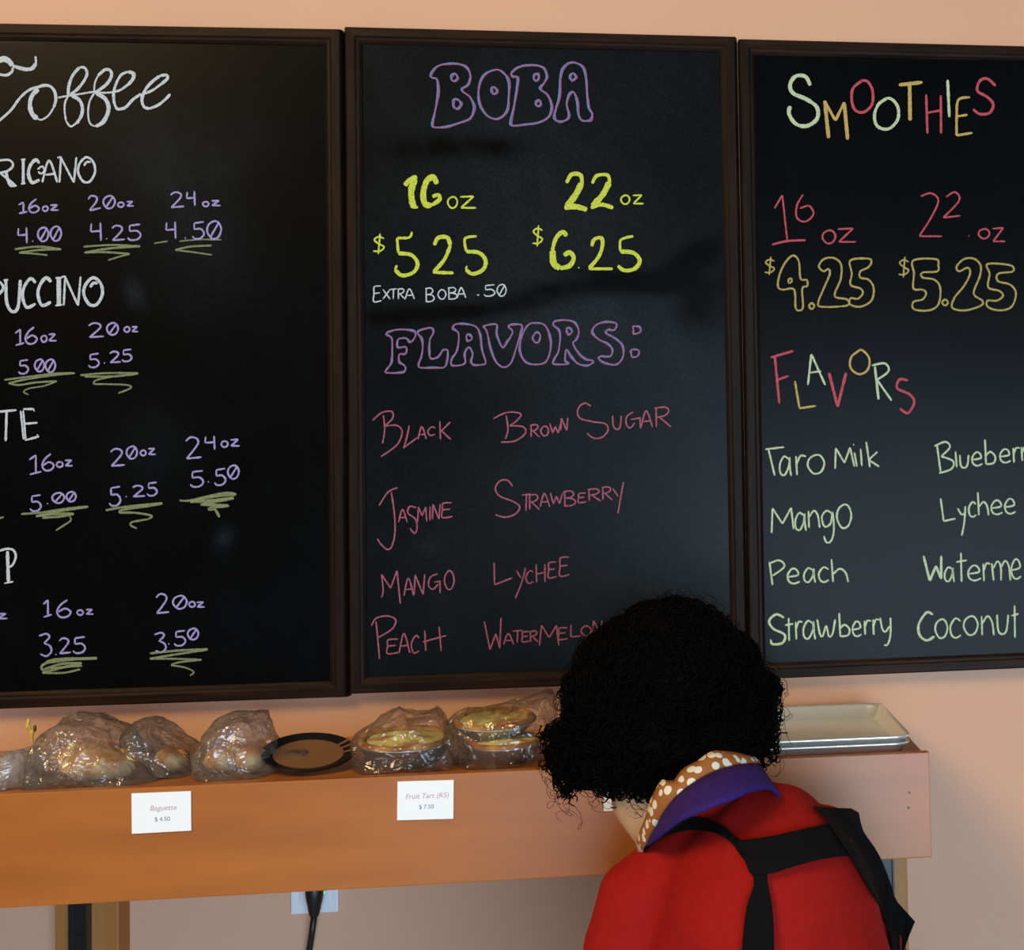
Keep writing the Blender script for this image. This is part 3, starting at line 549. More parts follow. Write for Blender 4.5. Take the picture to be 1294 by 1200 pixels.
for bx in (at(98,1160,-0.033).x, at(1118,1130,-0.033).x):
    V_ = [(bx-0.003,-0.034,ZS-0.0205),(bx-0.003,YF+0.03,ZS-0.0205),(bx-0.003,YF+0.03,ZS-0.035),(bx-0.003,-0.034,ZS-0.11)]
    V_ += [(bx+0.003, v[1], v[2]) for v in V_]
    o = mk('bracket', V_, [[0,1,2,3],[7,6,5,4],[0,4,5,1],[1,5,6,2],[2,6,7,3],[3,7,4,0]], M_blackmetal, sh); fix(o)

# price cards
def text_mesh(name, body, size, loc, m, parent, shear=0.0):
    c = bpy.data.curves.new(name, 'FONT'); c.body = body; c.size = size; c.align_x = 'CENTER'; c.align_y = 'CENTER'; c.shear = shear; c.extrude = 0.00005
    o = bpy.data.objects.new('t', c); COL.objects.link(o)
    me = bpy.data.meshes.new_from_object(o.evaluated_get(bpy.context.evaluated_depsgraph_get()))
    bpy.data.objects.remove(o); bpy.data.curves.remove(c)
    V_ = [Vector(loc)+Vector((v.co.x, v.co.z*-1, v.co.y)) for v in me.vertices]; F_ = [list(p.vertices) for p in me.polygons]
    return mk(name, V_, F_, m, parent)
def card(x0,y0,x1,y1,x2,y2,x3,y3, title, price, label):
    P_ = [at(x0,y0,YF-0.0006), at(x1,y1,YF-0.0006), at(x2,y2,YF-0.0006), at(x3,y3,YF-0.0006)]
    c = sum(P_, Vector())/4
    r = root('price_card', (c.x, YF, min(p.z for p in P_)), label, 'card')
    V_ = P_ + [p+Vector((0,-0.0009,0)) for p in P_]
    o = mk('card', V_, [[0,1,2,3],[7,6,5,4],[0,4,5,1],[1,5,6,2],[2,6,7,3],[3,7,4,0]], M_card, r); fix(o)
    if title: text_mesh('printed_title', title, 0.0088, (c.x+0.002, YF-0.0016, c.z+0.005), M_ink, r, 0.2)
    text_mesh('printed_price', price, 0.0072, (c.x+0.001, YF-0.0016, c.z-0.0085), M_ink2, r)
card(166.5,1002,241.5,999,242,1049,167,1053, 'Baguette', '$ 4.50', 'white price card reading Baguette on the shelf front, below the bread bags')
card(502.5,987,573.5,985,573,1034,502,1036, 'Fruit Tart (R5)', '$ 7.50', 'white price card on the shelf front, below the bagged tarts')
card(763,977,835,975,835,1022,763,1024.5, '', '$ 5.00', "white price card on the shelf front, almost hidden behind the person's chin")

# outlet and cord
o0, o1 = at(369,1127,YW), at(428.5,1127,YW); zb = at(398,1152,YW).z
ot = root('wall_outlet', ((o0.x+o1.x)/2, YW, zb), 'white electrical outlet with a green indicator light, on the wall under the shelf', 'outlet')
q = Acc(); q.add(boxVF(o0.x, o1.x, YW-0.006, YW-0.0002, zb, zb+0.115, 0.002)); q.build('cover_plate', M_plastic, ot, False)
xm = (o0.x+o1.x)/2
box('receptacle', xm-0.021, xm+0.021, YW-0.0085, YW-0.006, zb+0.012, zb+0.103, M_plastic, ot, 0.001)
p = at(408.5,1127.5,YW-0.009); tube('indicator_light', [(p.x,YW-0.0098,p.z),(p.x,YW-0.0084,p.z)], 0.0016, M_led, ot, 8, label='small green glowing light')
for dz in (0.030, 0.083):
    for dx in (-0.006, 0.006): box('slot', xm+dx-0.0008, xm+dx+0.0008, YW-0.0088, YW-0.0084, zb+dz-0.004, zb+dz+0.004, M_rubber, ot)
pc = root('power_cord', (xm, YW, 0), 'black power plug and cable hanging from the wall outlet', 'cord')
a1 = at(397,1112,YW-0.03); a2 = at(397,1150,YW-0.03)
pl = [(a1.x,YW-0.0087,a1.z+0.002),(a1.x,YW-0.02,a1.z),(a1.x,YW-0.028,a1.z-0.012),(a2.x,YW-0.028,a2.z+0.014),(at(396.5,1158,YW-.028).x,YW-0.026,at(396.5,1158,YW-.028).z)]
tube('plug', spline(pl, 0.005), [0.013+0.0*i for i in range(len(spline(pl,0.005))-6)]+[0.0125,0.0115,0.010,0.009,0.0075,0.006], M_rubber, pc, 14)
cp = [pl[-1], at(394,1180,YW-0.02), at(390,1205,YW-0.014), (-0.07,YW-0.014,0.6), (-0.09,YW-0.016,0.25), (-0.10,-0.02,0.02), (-0.14,-0.08,0.0055), (-0.4,-0.12,0.0055)]
tube('cable', spline(cp, 0.02), 0.0046, M_rubber, pc, 10)

# ------------------------------------------------------------------ sheet pan
def rrect(x0,x1,y0,y1,r,n=6):
    P_ = []
    for cx_, cy_, a0 in ((x1-r,y1-r,0),(x0+r,y1-r,90),(x0+r,y0+r,180),(x1-r,y0+r,270)):
        for i in range(n+1):
            a = math.radians(a0+90*i/n); P_.append((cx_+r*math.cos(a), cy_+r*math.sin(a)))
    return P_
tx0, tx1, ty0, ty1 = 0.345, 0.806, -0.334, -0.02
sp_ = root('baking_tray', ((tx0+tx1)/2, (ty0+ty1)/2, ZS), 'aluminium baking tray on the shelf, lower one of the nested pair', 'tray')
pr = [(0.0175,0.0008,0.018),(0.012,0.0025,0.02),(0.006,0.0215,0.022),(0.004,0.0245,0.022),(0.0015,0.0262,0.023),(0,0.0245,0.024),(0,0.0225,0.024),(0.0015,0.0205,0.023),(0.004,0.0215,0.022),(0.010,0.0005,0.02),(0.016,0.0,0.018)]
for nm, dz, zsc, rt_ in (('pan', 0.0, 0.62, None), ('pan', 0.0035, 0.86, 1)):
    V = []; F = []; e_ = 0.0 if rt_ else 0.0007
    if rt_: sp_ = root('baking_tray', ((tx0+tx1)/2, (ty0+ty1)/2, ZS+0.003), 'shiny aluminium baking tray, upper one of the nested pair', 'tray')
    for ins, z, r in pr:
        for x, y in rrect(tx0+ins+e_, tx1-ins-e_, ty0+ins+e_, ty1-ins-e_, r): V.append((x, y, ZS+z*zsc+dz+0.0002))
    n = 28
    for j in range(len(pr)-1):
        for i in range(n): F.append([j*n+i, j*n+(i+1)%n, (j+1)*n+(i+1)%n, (j+1)*n+i])
    F.append(list(range(n))); F.append([(len(pr)-1)*n+i for i in range(n)])
    o = mk(nm, V, F, M_steel, sp_, True); fix(o)

# ------------------------------------------------------------------ bread, tarts, bags
M_crust = mat('baguette_crust', (0.62,0.28,0.05), 0.6, noise=(45,(0.85,0.66,0.36),0.45,0.62), bump=(60,0.4,0.003))
M_crust2 = mat('tart_pastry', (0.60,0.30,0.06), 0.5, noise=(40,(0.30,0.10,0.02),0.4,0.6), bump=(80,0.3,0.002))
M_fill = mat('tart_filling', (0.90,0.82,0.24), 0.3, noise=(34,(0.55,0.24,0.03),0.46,0.60), bump=(40,0.4,0.003), coat=0.3)
M_tin = mat('foil_tin', (0.55,0.55,0.52), 0.35, 0.9, bump=(60,0.3,0.002))
def loaf(px, py, Y, L, r, yaw, pitch=0.0, label='', group=None, z=None):
    c = at(px, py, Y); c.z = (ZS + r*0.82 + 0.0006) if z is None else z
    d = Vector((math.cos(yaw)*math.cos(pitch), math.sin(yaw)*math.cos(pitch), math.sin(pitch)))
    if pitch: c.z += abs(d.z)*L/2
    ns = 22; pts = []; rad = []
    side = d.cross(Vector((0,0,1))).normalized(); up = side.cross(d)
    V_ = []; F_ = []; nr = 18
    for i in range(ns+1):
        t = -1+2*i/ns; R_ = r*max(0.02, (1-abs(t)**2.6))**0.5
        R_ *= 1+0.06*math.sin(i*1.9)
        for k in range(nr):
            a = 2*math.pi*k/nr; sa = math.sin(a); hh = 0.82 if sa < 0 else 1.0
            rr = R_*(1+0.10*max(0, math.sin(3*a+i*0.9))*(sa > 0))
            V_.append(c + d*(t*L/2) + side*math.cos(a)*rr + up*sa*rr*0.9*hh)
    for i in range(ns):
        for k in range(nr): F_.append([i*nr+k, i*nr+(k+1)%nr, (i+1)*nr+(k+1)%nr, (i+1)*nr+k])
    F_.append(list(range(nr))[::-1]); F_.append([ns*nr+k for k in range(nr)])
    zmin = min(v.z for v in V_)
    if zmin < ZS+0.0008: V_ = [v+Vector((0,0,ZS+0.0008-zmin)) for v in V_]
    rt = root('baguette', (c.x, c.y, ZS), label, 'bread', group)
    o = mk('crust', V_, F_, M_crust, rt, True); fix(o)
def bag(outline, Y, depth, label, m=M_film, seed=0, crum=0.0045, name='plastic_bag'):
    P_ = spline([(x, y) for x, y in outline]+[outline[0]], 7)[:-1]
    cx_ = sum(p[0] for p in P_)/len(P_); cy_ = sum(p[1] for p in P_)/len(P_)
    n_ = len(P_); rows = 15; V_ = []; F_ = []
    for j in range(rows+1):
        ph = -math.pi/2+math.pi*j/rows; k = math.cos(ph)**0.5 if 0 < j < rows else 0.05; yy = Y+depth*math.sin(ph)
        for p in P_:
            a = at(cx_, cy_, Y); b = at(p[0], p[1], Y); v = a.lerp(b, k); v.y = yy
            q_ = Vector((v.x*38, v.y*38+seed*7, v.z*38))
            nn = mnoise.noise_vector(q_)*crum + mnoise.noise_vector(q_*2.6)*crum*0.7
            rdg = abs(mnoise.noise(q_*0.8))*crum*2.2
            v = v + nn*(0.25+0.75*min(1, abs(math.sin(ph))*1.5)) - (v-a).normalized()*rdg*(0.3 if abs(math.sin(ph)) < 0.3 else 1)
            V_.append(v)
    for j in range(rows):
        for i in range(n_): F_.append([j*n_+i, j*n_+(i+1)%n_, (j+1)*n_+(i+1)%n_, (j+1)*n_+i])
    F_.append(list(range(n_))[::-1]); F_.append([rows*n_+i for i in range(n_)])
    V_ = [Vector((v.x, min(YW-0.004, max(YF+0.021, v.y)), max(ZS+0.0004+0.0006*abs(mnoise.noise(v*90)), v.z))) for v in V_]
    z0 = min(v.z for v in V_)
    o = mk(name, [v for v in V_], F_, m, None, False); fix(o)
    top(o, label, 'bag'); return o
# far left
bag([(-70,975),(-20,958),(15,948),(40,943),(48,950),(44,975),(36,998),(0,1000),(-60,1000)], -0.26, 0.055, 'milky plastic bag at the far left end of the shelf', M_film2, 1)
bag([(48,945),(60,922),(75,915),(85,903),(100,898),(125,905),(150,918),(160,935),(178,952),(200,968),(214,982),(210,996),(150,1000),(80,1000),(44,998),(42,972)], -0.25, 0.075, 'largest clear bag of baguettes, above the Baguette price card', M_film3, 2)
bag([(158,930),(170,911),(186,906),(202,915),(225,935),(245,952),(260,974),(264,990),(235,994),(222,985),(205,965),(180,945)], -0.215, 0.065, 'clear bag of bread between the largest bag and the tall round bag', M_film3, 3)
bag([(252,952),(264,935),(271,911),(288,901),(305,898),(322,900),(336,913),(346,932),(352,955),(354,982),(330,990),(270,992),(256,980)], -0.24, 0.070, 'tall rounded clear bag of bread, right of the other bread bags', M_film3, 4)
loaf(128, 965, -0.262, 0.100, 0.024, -0.06, 0, 'golden baguette lying at the front of the largest bread bag')
loaf(112, 960, -0.212, 0.095, 0.024, 0.1, 0, 'baguette lying at the back of the largest bread bag')
loaf(218, 960, -0.222, 0.062, 0.018, -0.9, 0, 'baguette in the middle bread bag')
loaf(318, 960, -0.250, 0.060, 0.019, -1.2, 0, 'golden bread roll at the right of the tall rounded bag')
loaf(284, 960, -0.235, 0.070, 0.019, 1.4, 0, 'pale bread roll at the left of the tall rounded bag')
# sprig
M_sprig = mat('yellow_sprig', (0.72,0.60,0.08), 0.6); M_bud = mat('dark_bud', (0.10,0.09,0.02), 0.6)
s0 = at(42,990,-0.10); s0.z = ZS+0.001
sg = root('dried_sprig', s0, 'thin yellow sprig standing up behind the leftmost bags', 'plant')
tube('stem', spline([s0, at(42,948,-0.10), at(40,930,-0.10), at(36,914,-0.10)], 0.006), 0.0013, M_sprig, sg, 6)
for (x, y, mm, nm) in ((36,912,M_sprig,'bud'),(35,917,M_sprig,'bud'),(44,920,M_bud,'leaf'),(41,926,M_sprig,'bud')):
    p = at(x, y, -0.10); V_, F_ = ellipsoidVF(p, 0.0025, 0.002, 0.005, 8, 6); mk(nm, V_, F_, mm, sg, True)
# dark rimmed plate
M_plate = mat('brown_dish', (0.20,0.10,0.045), 0.45); M_rim = mat('black_rim', (0.006,0.006,0.007), 0.3)
pcn = at(390,985,-0.245)
e1 = Vector((1,0,-0.12)).normalized(); e2 = Vector((0,0.965,0.262)); e2 = (e2-e1*e2.dot(e1)).normalized(); e3 = e1.cross(e2)
pcn.z = ZS+0.0015+0.0575*(e2.z**2+e1.z**2)**0.5
pt = root('serving_plate', (pcn.x, pcn.y, ZS), 'round dark plate with a black rim, leaning between the bread bags and the tarts', 'plate')
def ringVF(r0, r1, h0, h1, a0=0, a1=2*math.pi, n_=48, th=0.003):
    V_ = []; F_ = []
    for i in range(n_+1):
        a = a0+(a1-a0)*i/n_; d = e1*math.cos(a)+e2*math.sin(a)
        for r_, h_ in ((r0,h0),(r1,h1),(r1,h1+th),(r0,h0+th)): V_.append(pcn+d*r_+e3*h_)
    for i in range(n_):
        for k in range(4): F_.append([i*4+k, i*4+(k+1)%4, (i+1)*4+(k+1)%4, (i+1)*4+k])
    return V_, F_
V_, F_ = ringVF(0.0001, 0.043, 0, 0); o = mk('plate_well', V_, F_, M_plate, pt); fix(o)
V_, F_ = ringVF(0.043, 0.057, 0, 0.004); o = mk('plate_rim', V_, F_, M_rim, pt); fix(o)
for a in (12, 30, 44):  # plastic-wrap highlights breaking the black rim, put in as brown-coloured pieces
    V_, F_ = ringVF(0.0425, 0.0575, 0.0032, 0.0072, math.radians(a), math.radians(a+5), 4, 0.0008); o = mk('rim_highlight', V_, F_, M_plate, pt); fix(o)
bag([(350,958),(362,948),(378,946),(392,950),(388,966),(372,974),(360,986),(352,984)], -0.24, 0.02, 'small knotted clear bag end beside the black-rimmed plate', M_film, 9, 0.003)
# tarts
def tart(px, py, Y, R_, h, tilt, tiltax, label, zoff=None):
    c = at(px, py, Y)
    Mx = Matrix.Rotation(tilt, 3, Vector(tiltax))
    rt = root('tart', (c.x, c.y, ZS if zoff is None else zoff), label, 'tart')
    def lathe(prof, n_=44, wav=0.0):
        V_ = []; F_ = []
        for r_, z_ in prof:
            for i in range(n_):
                a = 2*math.pi*i/n_; rr = r_*(1+wav*math.sin(a*22)); V_.append(c+Mx @ Vector((rr*math.cos(a), rr*math.sin(a), z_)))
        for j in range(len(prof)-1):
            for i in range(n_): F_.append([j*n_+i, j*n_+(i+1)%n_, (j+1)*n_+(i+1)%n_, (j+1)*n_+i])
        return V_, F_
    V1, F1 = lathe([(0.001,-h),(R_*0.72,-h),(R_*0.99,-0.002),(R_*1.04,0),(R_*1.03,0.0015),(R_*0.97,-0.001)], wav=0.006)
    V2, F2 = lathe([(R_*0.80,-0.004),(R_*0.84,0.004),(R_*0.92,0.0065),(R_*0.99,0.004),(R_*1.0,-0.001)], wav=0.008)
    prof = [(R_*0.82*k/12+0.0002, 0.002+0.004*math.cos(k/12*1.5)) for k in range(13)]
    V3, F3 = lathe(prof)
    for k in range(len(V3)): V3[k] = V3[k]+Vector((0,0,0.0022*mnoise.noise(V3[k]*70)))
    sh_ = 0
    if zoff is None:
        zm = min(v.z for v in V1+V2); sh_ = max(0, ZS+0.0008-zm)
    up_ = Vector((0,0,sh_))
    for nm, VV, FF, mm in (('foil_tin',V1,F1,M_tin),('pastry_rim',V2,F2,M_crust2),('filling',V3,F3,M_fill)):
        o = mk(nm, [v+up_ for v in VV], FF, mm, rt, True); fix(o)
    return min(v.z for v in V1)+sh_
zt = tart(513, 939, -0.245, 0.060, 0.028, 0.10, (1,0.35,0), 'bagged tart in a foil tin, left of the other two tarts')
tart(640, 948, -0.25, 0.046, 0.022, 0.06, (1,0,0), 'lower tart of the stacked pair, mostly hidden by crumpled bag')
tart(625, 910, -0.215, 0.054, 0.016, 0.12, (1,0.15,0), 'upper tart of the stacked pair, tilted towards the viewer', 1.22)
bag([(444,944),(450,926),(478,907),(495,896),(530,899),(556,896),(566,912),(582,925),(590,970),(545,978),(462,980),(452,965)], -0.245, 0.076, 'clear crumpled bag around the left tart', M_filmt, 5, 0.006)
bag([(560,925),(575,900),(610,893),(660,880),(692,873),(702,885),(704,930),(692,960),(660,975),(595,980),(575,962)], -0.24, 0.078, "clear crumpled bag around the stacked tarts, beside the person's hair", M_filmt, 6, 0.006)

# ------------------------------------------------------------------ person
M_skin = mat('skin', (0.58,0.36,0.20), 0.5, noise=(20,(0.52,0.30,0.165),0.3,0.7))
M_hair = mat('black_hair', (0.0022,0.0018,0.0017), 0.7, spec=0.04)
M_red = mat('red_sweater', (0.31,0.0075,0.005), 0.9, noise=(120,(0.27,0.0065,0.0045),0.3,0.7), bump=(500,0.25,0.001), spec=0.15)
M_navy = mat('navy_collar', (0.035,0.014,0.15), 0.85, noise=(200,(0.025,0.010,0.11),0.3,0.7), bump=(500,0.3,0.001), spec=0.2)
M_apron = mat('black_apron_cloth', (0.003,0.003,0.0035), 0.9, bump=(400,0.2,0.001), spec=0.12)
M_trouser = mat('dark_trousers', (0.02,0.022,0.03), 0.85)
M_shoe = mat('dark_shoe', (0.012,0.012,0.012), 0.5)
M_scarf = bpy.data.materials.new('polka_scarf'); M_scarf.use_nodes = True
nt = M_scarf.node_tree; b_ = nt.nodes['Principled BSDF']; b_.inputs['Roughness'].default_value = 0.75
tc = nt.nodes.new('ShaderNodeTexCoord'); vo = nt.nodes.new('ShaderNodeTexVoronoi'); vo.inputs['Scale'].default_value = 88; vo.inputs['Randomness'].default_value = 0.75
nt.links.new(tc.outputs['Object'], vo.inputs['Vector'])
cr_ = nt.nodes.new('ShaderNodeValToRGB'); cr_.color_ramp.interpolation = 'LINEAR'
cr_.color_ramp.elements[0].position = 0.40; cr_.color_ramp.elements[0].color = (0.72,0.68,0.58,1)
cr_.color_ramp.elements[1].position = 0.43; cr_.color_ramp.elements[1].color = (0.30,0.105,0.02,1)
nt.links.new(vo.outputs['Distance'], cr_.inputs[0]); nt.links.new(cr_.outputs[0], b_.inputs['Base Color'])

hipC = Vector((0.635,-0.66,0.80))
per = root('person', (0.63,-0.66,0), 'person with curly black hair and red sweater bending over the shelf, seen from behind', 'person')
def pxs(x, y, Y, r): return at(x, y, Y), r*mpp(Y)
hc = at(838,885,-0.55)
dF = Vector((-0.62,0.60,-0.42)).normalized(); uH = (Vector((0.10,-0.02,1))-dF*Vector((0.10,-0.02,1)).dot(dF)).normalized(); rH = dF.cross(uH).normalized()
HM = Matrix((rH, dF, uH)).transposed()
def H(x, y, z): return hc + HM @ Vector((x, y, z))
# body: one continuous surface
A = Acc()
A.add(ellipsoidVF(hc, 0.072, 0.090, 0.088, 28, 18, HM))
A.add(ellipsoidVF(H(0,0.035,-0.055), 0.056, 0.056, 0.070, 24, 14, HM))
A.add(ellipsoidVF(H(0,0.066,-0.098), 0.026, 0.020, 0.022, 16, 10, HM))
A.add(tubeVF([H(0,0.084,0.0),H(0,0.098,-0.022),H(0,0.106,-0.042),H(0,0.092,-0.050)], [0.007,0.009,0.012,0.012], 10))
A.add(ellipsoidVF(H(0,0.086,-0.071), 0.022, 0.008, 0.006, 12, 8, HM))
for s in (-1, 1):
    A.add(ellipsoidVF(H(s*0.074,-0.005,-0.02), 0.008, 0.018, 0.030, 12, 8, HM))
    A.add(ellipsoidVF(H(s*0.035,0.060,-0.035), 0.022, 0.022, 0.022, 12, 8, HM))
nb = at(903,1010,-0.62)
A.add(tubeVF([H(0,-0.02,-0.04), H(0,-0.01,-0.10), at(880,1020,-0.585), at(912,1065,-0.61), at(935,1095,-0.625)], [0.055,0.050,0.044,0.042,0.05], 18))
A.add(tubeVF([at(820,975,-0.55), at(824,1010,-0.555), at(842,1048,-0.565), at(872,1085,-0.585)], [0.046,0.046,0.036,0.030], 18))
tj = [at(945,1095,-0.62), at(968,1130,-0.635), at(985,1210,-0.64), Vector((0.640,-0.65,0.93)), hipC]
A.add(tubeVF(tj, [0.055,0.075,0.095,0.100,0.112], 22))
LS = at(832,1140,-0.59); RS = at(1062,1105,-0.56)
LE = Vector((0.425,-0.62,0.905)); RE = Vector((0.745,-0.53,0.90))
LH = Vector((0.47,-0.425,0.945)); RH_ = Vector((0.575,-0.40,0.945))
for S_, E_, K_ in ((LS,LE,LH),(RS,RE,RH_)):
    A.add(tubeVF([tj[0].lerp(S_,0.4), S_, S_.lerp(E_,0.5), E_, E_.lerp(K_,0.6), K_], [0.055,0.045,0.038,0.032,0.027,0.021], 14))
    d = (K_-E_).normalized(); sd = d.cross(Vector((0,0,1))).normalized(); sgn = 1 if S_ is RS else -1
    pc_ = K_+d*0.04
    A.add(ellipsoidVF(pc_, 0.036, 0.015, 0.042, 14, 10, Matrix((sd, sd.cross(d), d)).transposed()))
    for q in range(4):
        o_ = (q-1.5)*0.018; L_ = (0.066,0.074,0.070,0.056)[q]
        b0 = pc_+d*0.028+sd*o_
        A.add(tubeVF([b0, b0+d*L_*0.45, b0+d*L_*0.75-Vector((0,0,0.014)), b0+d*L_*0.85-Vector((0,0,0.034))], [0.0088,0.0082,0.0075,0.0065], 8))
    th = pc_-d*0.01-sd*sgn*0.026
    A.add(tubeVF([th, th-sd*sgn*0.022+d*0.02, th-sd*sgn*0.028+d*0.045-Vector((0,0,0.01))], [0.0105,0.0095,0.008], 8))
for s in (-1, 1):
    h = hipC+Vector((s*0.075,0,-0.02)); kn = Vector((0.635+s*0.085,-0.665,0.45)); an = Vector((0.635+s*0.085,-0.69,0.09))
    A.add(tubeVF([h, h.lerp(kn,0.5), kn, kn.lerp(an,0.4), an, an-Vector((0,0,0.03))], [0.085,0.072,0.052,0.050,0.034,0.034], 16))
    A.add(tubeVF([an+Vector((0,-0.03,-0.045)), an+Vector((0,0.05,-0.05)), an+Vector((0,0.15,-0.062))], [0.035,0.036,0.024], 12))
body = A.build('body', M_skin, per, True); remesh(body, 0.0055, 8)
for s in (-1, 1):
    V_, F_ = ellipsoidVF(H(s*0.031,0.075,-0.008), 0.011, 0.011, 0.011, 12, 8, HM); mk('eye', V_, F_, mat('eye_white', (0.7,0.7,0.68), 0.2), per, True)
V_, F_ = ellipsoidVF(H(0,0.090,-0.073), 0.021, 0.006, 0.0065, 12, 8, HM); mk('lips', V_, F_, mat('lips', (0.42,0.14,0.12), 0.5), per, True)
# sweater
A = Acc()
m_ = mpp(-0.62)
def disc(x, y, Y, r): A.add(ellipsoidVF(at(x,y,Y), r*mpp(Y), r*mpp(Y)*0.8, r*mpp(Y), 24, 14))
# shoulders / back mass
A.add(tubeVF([at(905,1030,-0.61), at(930,1060,-0.615), at(955,1110,-0.63), at(968,1160,-0.64), at(975,1220,-0.645), Vector((0.635,-0.652,0.93)), Vector((0.637,-0.655,0.84))], [0.062,0.088,0.112,0.122,0.126,0.122,0.128], 26))
disc(985,1052,-0.60,62); disc(1020,1075,-0.585,56); disc(1040,1066,-0.58,50); disc(895,1060,-0.605,50); disc(1040,1120,-0.59,62); disc(1048,1190,-0.60,72); disc(870,1095,-0.60,62)
disc(820,1140,-0.60,62); disc(950,1040,-0.60,52)
A.add(tubeVF([at(860,1112,-0.60), at(815,1140,-0.60), at(803,1200,-0.605), at(795,1260,-0.61), LE+Vector((0.012,0.0,0)), LE.lerp(LH,0.5), LE.lerp(LH,0.93)], [0.058,0.056,0.057,0.055,0.046,0.040,0.032], 20))
A.add(tubeVF([at(1020,1090,-0.575), RS, RS.lerp(RE,0.5), RE, RE.lerp(RH_,0.5), RE.lerp(RH_,0.93)], [0.055,0.050,0.048,0.044,0.038,0.031], 20))
A.add(tubeVF([at(880,1045,-0.575), at(905,1075,-0.59)], [0.064,0.08], 18))
swe = A.build('sweater', M_red, per, True); remesh(swe, 0.0055, 14, 0.7)
off = OFF[per.name]
me = swe.data
for v in me.vertices:
    p = v.co + off
    # folds running down the left sleeve and a slight knit unevenness
    a = p.x*60+p.z*38
    sl = max(0, 1-abs(p.x-0.50)/0.07)*max(0, 1-abs(p.z-1.02)/0.12)
    v.co += v.normal*(0.0045*math.sin(a*1.3+2*mnoise.noise(p*9))*sl + 0.0015*mnoise.noise(p*28))
me.update()
bvh = BVHTree.FromPolygons([tuple(v.co+off) for v in me.vertices], [tuple(p.vertices) for p in me.polygons])
def hit(x, y, lift, last=None):
    d = ray(x, y); loc, nor, _, _ = bvh.ray_cast(CAM, d)
    if loc is None: return (at(x, y, last.y) if last is not None else None), last
    return loc - d*lift, loc - d*lift
def ribbon(name, Lp, Rp, lift, th, m, nacross=7, step=8, parent=per):
    """cloth strip between two pixel edges, laid on the sweater, with thickness"""
    n_ = 26
    def res(Pp):
        S_ = np.array(spline([(720+x/2.813, 920+y/2.813) for x, y in Pp], 2.0)); d = np.r_[0, np.cumsum(np.linalg.norm(np.diff(S_, axis=0), axis=1))]
        t = np.linspace(0, d[-1], n_+1); return np.c_[np.interp(t, d, S_[:,0]), np.interp(t, d, S_[:,1])]
    a, b = res(Lp), res(Rp); V_ = []; miss = []
    last = None; grid = []
    for i in range(n_+1):
        row = []
        for k in range(nacross+1):
            q_ = a[i]+(b[i]-a[i])*k/nacross
            p_, l2 = hit(q_[0], q_[1], lift, last)
            if l2 is not None: last = l2
            row.append((q_, p_))
        grid.append(row)
    fall = next((p_ for r in grid for _, p_ in r if p_ is not None), at(1100,1100,-0.6))
    G_ = [[(p_ if p_ is not None else at(q_[0], q_[1], fall.y)) for q_, p_ in r] for r in grid]
    for _ in range(3):
        for i in range(n_+1):
            for k in range(nacross+1):
                ys = [G_[ii][kk].y for ii in (i-1,i,i+1) for kk in (k-1,k,k+1) if 0 <= ii <= n_ and 0 <= kk <= nacross]
                q_ = grid[i][k][0]; G_[i][k] = at(q_[0], q_[1], 0.5*G_[i][k].y+0.5*(sum(ys)/len(ys)))
    for i in range(n_+1):
        for k in range(nacross+1):
            q_, p_ = grid[i][k]
            if p_ is not None and G_[i][k].y > p_.y: G_[i][k] = p_
    nx = nacross+1
    for r in G_: V_ += r
    o_ = len(V_)
    for i, r in enumerate(G_):
        for k, p in enumerate(r): V_.append(p + (p-CAM).normalized()*th)
    F_ = []
    for i in range(n_):
        for k in range(nacross):
            q4 = [i*nx+k, i*nx+k+1, (i+1)*nx+k+1, (i+1)*nx+k]; F_.append(q4); F_.append([v+o_ for v in q4][::-1])
    ed = [[i*nx, (i+1)*nx] for i in range(n_)] + [[(i+1)*nx+nacross, i*nx+nacross] for i in range(n_)] + [[k+1, k] for k in range(nacross)] + [[n_*nx+k, n_*nx+k+1] for k in range(nacross)]
    for p, q in ed: F_.append([p, q, q+o_, p+o_])
    o = mk(name, V_, F_, m, parent, True); fix(o); return o
# apron: one part made of its straps
ap = ribbon('apron', [(865,276),(915,332),(998,452),(1060,560),(1115,660),(1145,788),(1150,1100)], [(965,284),(1023,292),(1042,362),(1100,450),(1150,580),(1168,680),(1175,788),(1180,1100)], 0.017, 0.011, M_apron, 10)
sts = [ribbon('apron_strap', [(262,432),(310,372),(370,331),(430,314),(490,319),(550,350),(600,392),(650,402)], [(262,440),(330,388),(400,366),(450,362),(520,373),(575,408),(622,470),(700,520)], 0.006, 0.005, M_apron, parent=ap),
       ribbon('apron_strap', [(592,398),(700,385),(800,364),(920,336),(1020,312)], [(640,515),(705,518),(800,490),(900,465),(1000,456),(1095,490)], 0.0095, 0.007, M_apron, parent=ap),
       ribbon('apron_strap', [(612,440),(655,540),(628,640),(612,788),(600,1100)], [(705,470),(703,540),(720,640),(727,788),(725,1100)], 0.007, 0.0055, M_apron, parent=ap)]
def quadtie(name, poly, Y, th, parent):
    P_ = [at(720+x/2.813, 920+y/2.813, Y+dy) for x, y, dy in poly]; n_ = len(P_)
    V_ = P_ + [p+Vector((0.001,th,0)) for p in P_]
    F_ = [list(range(n_)), list(range(n_,2*n_))[::-1]] + [[i,(i+1)%n_,n_+(i+1)%n_,n_+i] for i in range(n_)]
    o = mk(name, V_, F_, M_apron, parent); fix(o)
quadtie('apron_tie', [(1130,560,0),(1165,622,0),(1195,655,-.004),(1226,690,-.01),(1205,740,-.006),(1184,800,0),(1178,780,0),(1180,745,0),(1150,690,0),(1120,690,0)], -0.60, 0.003, ap)
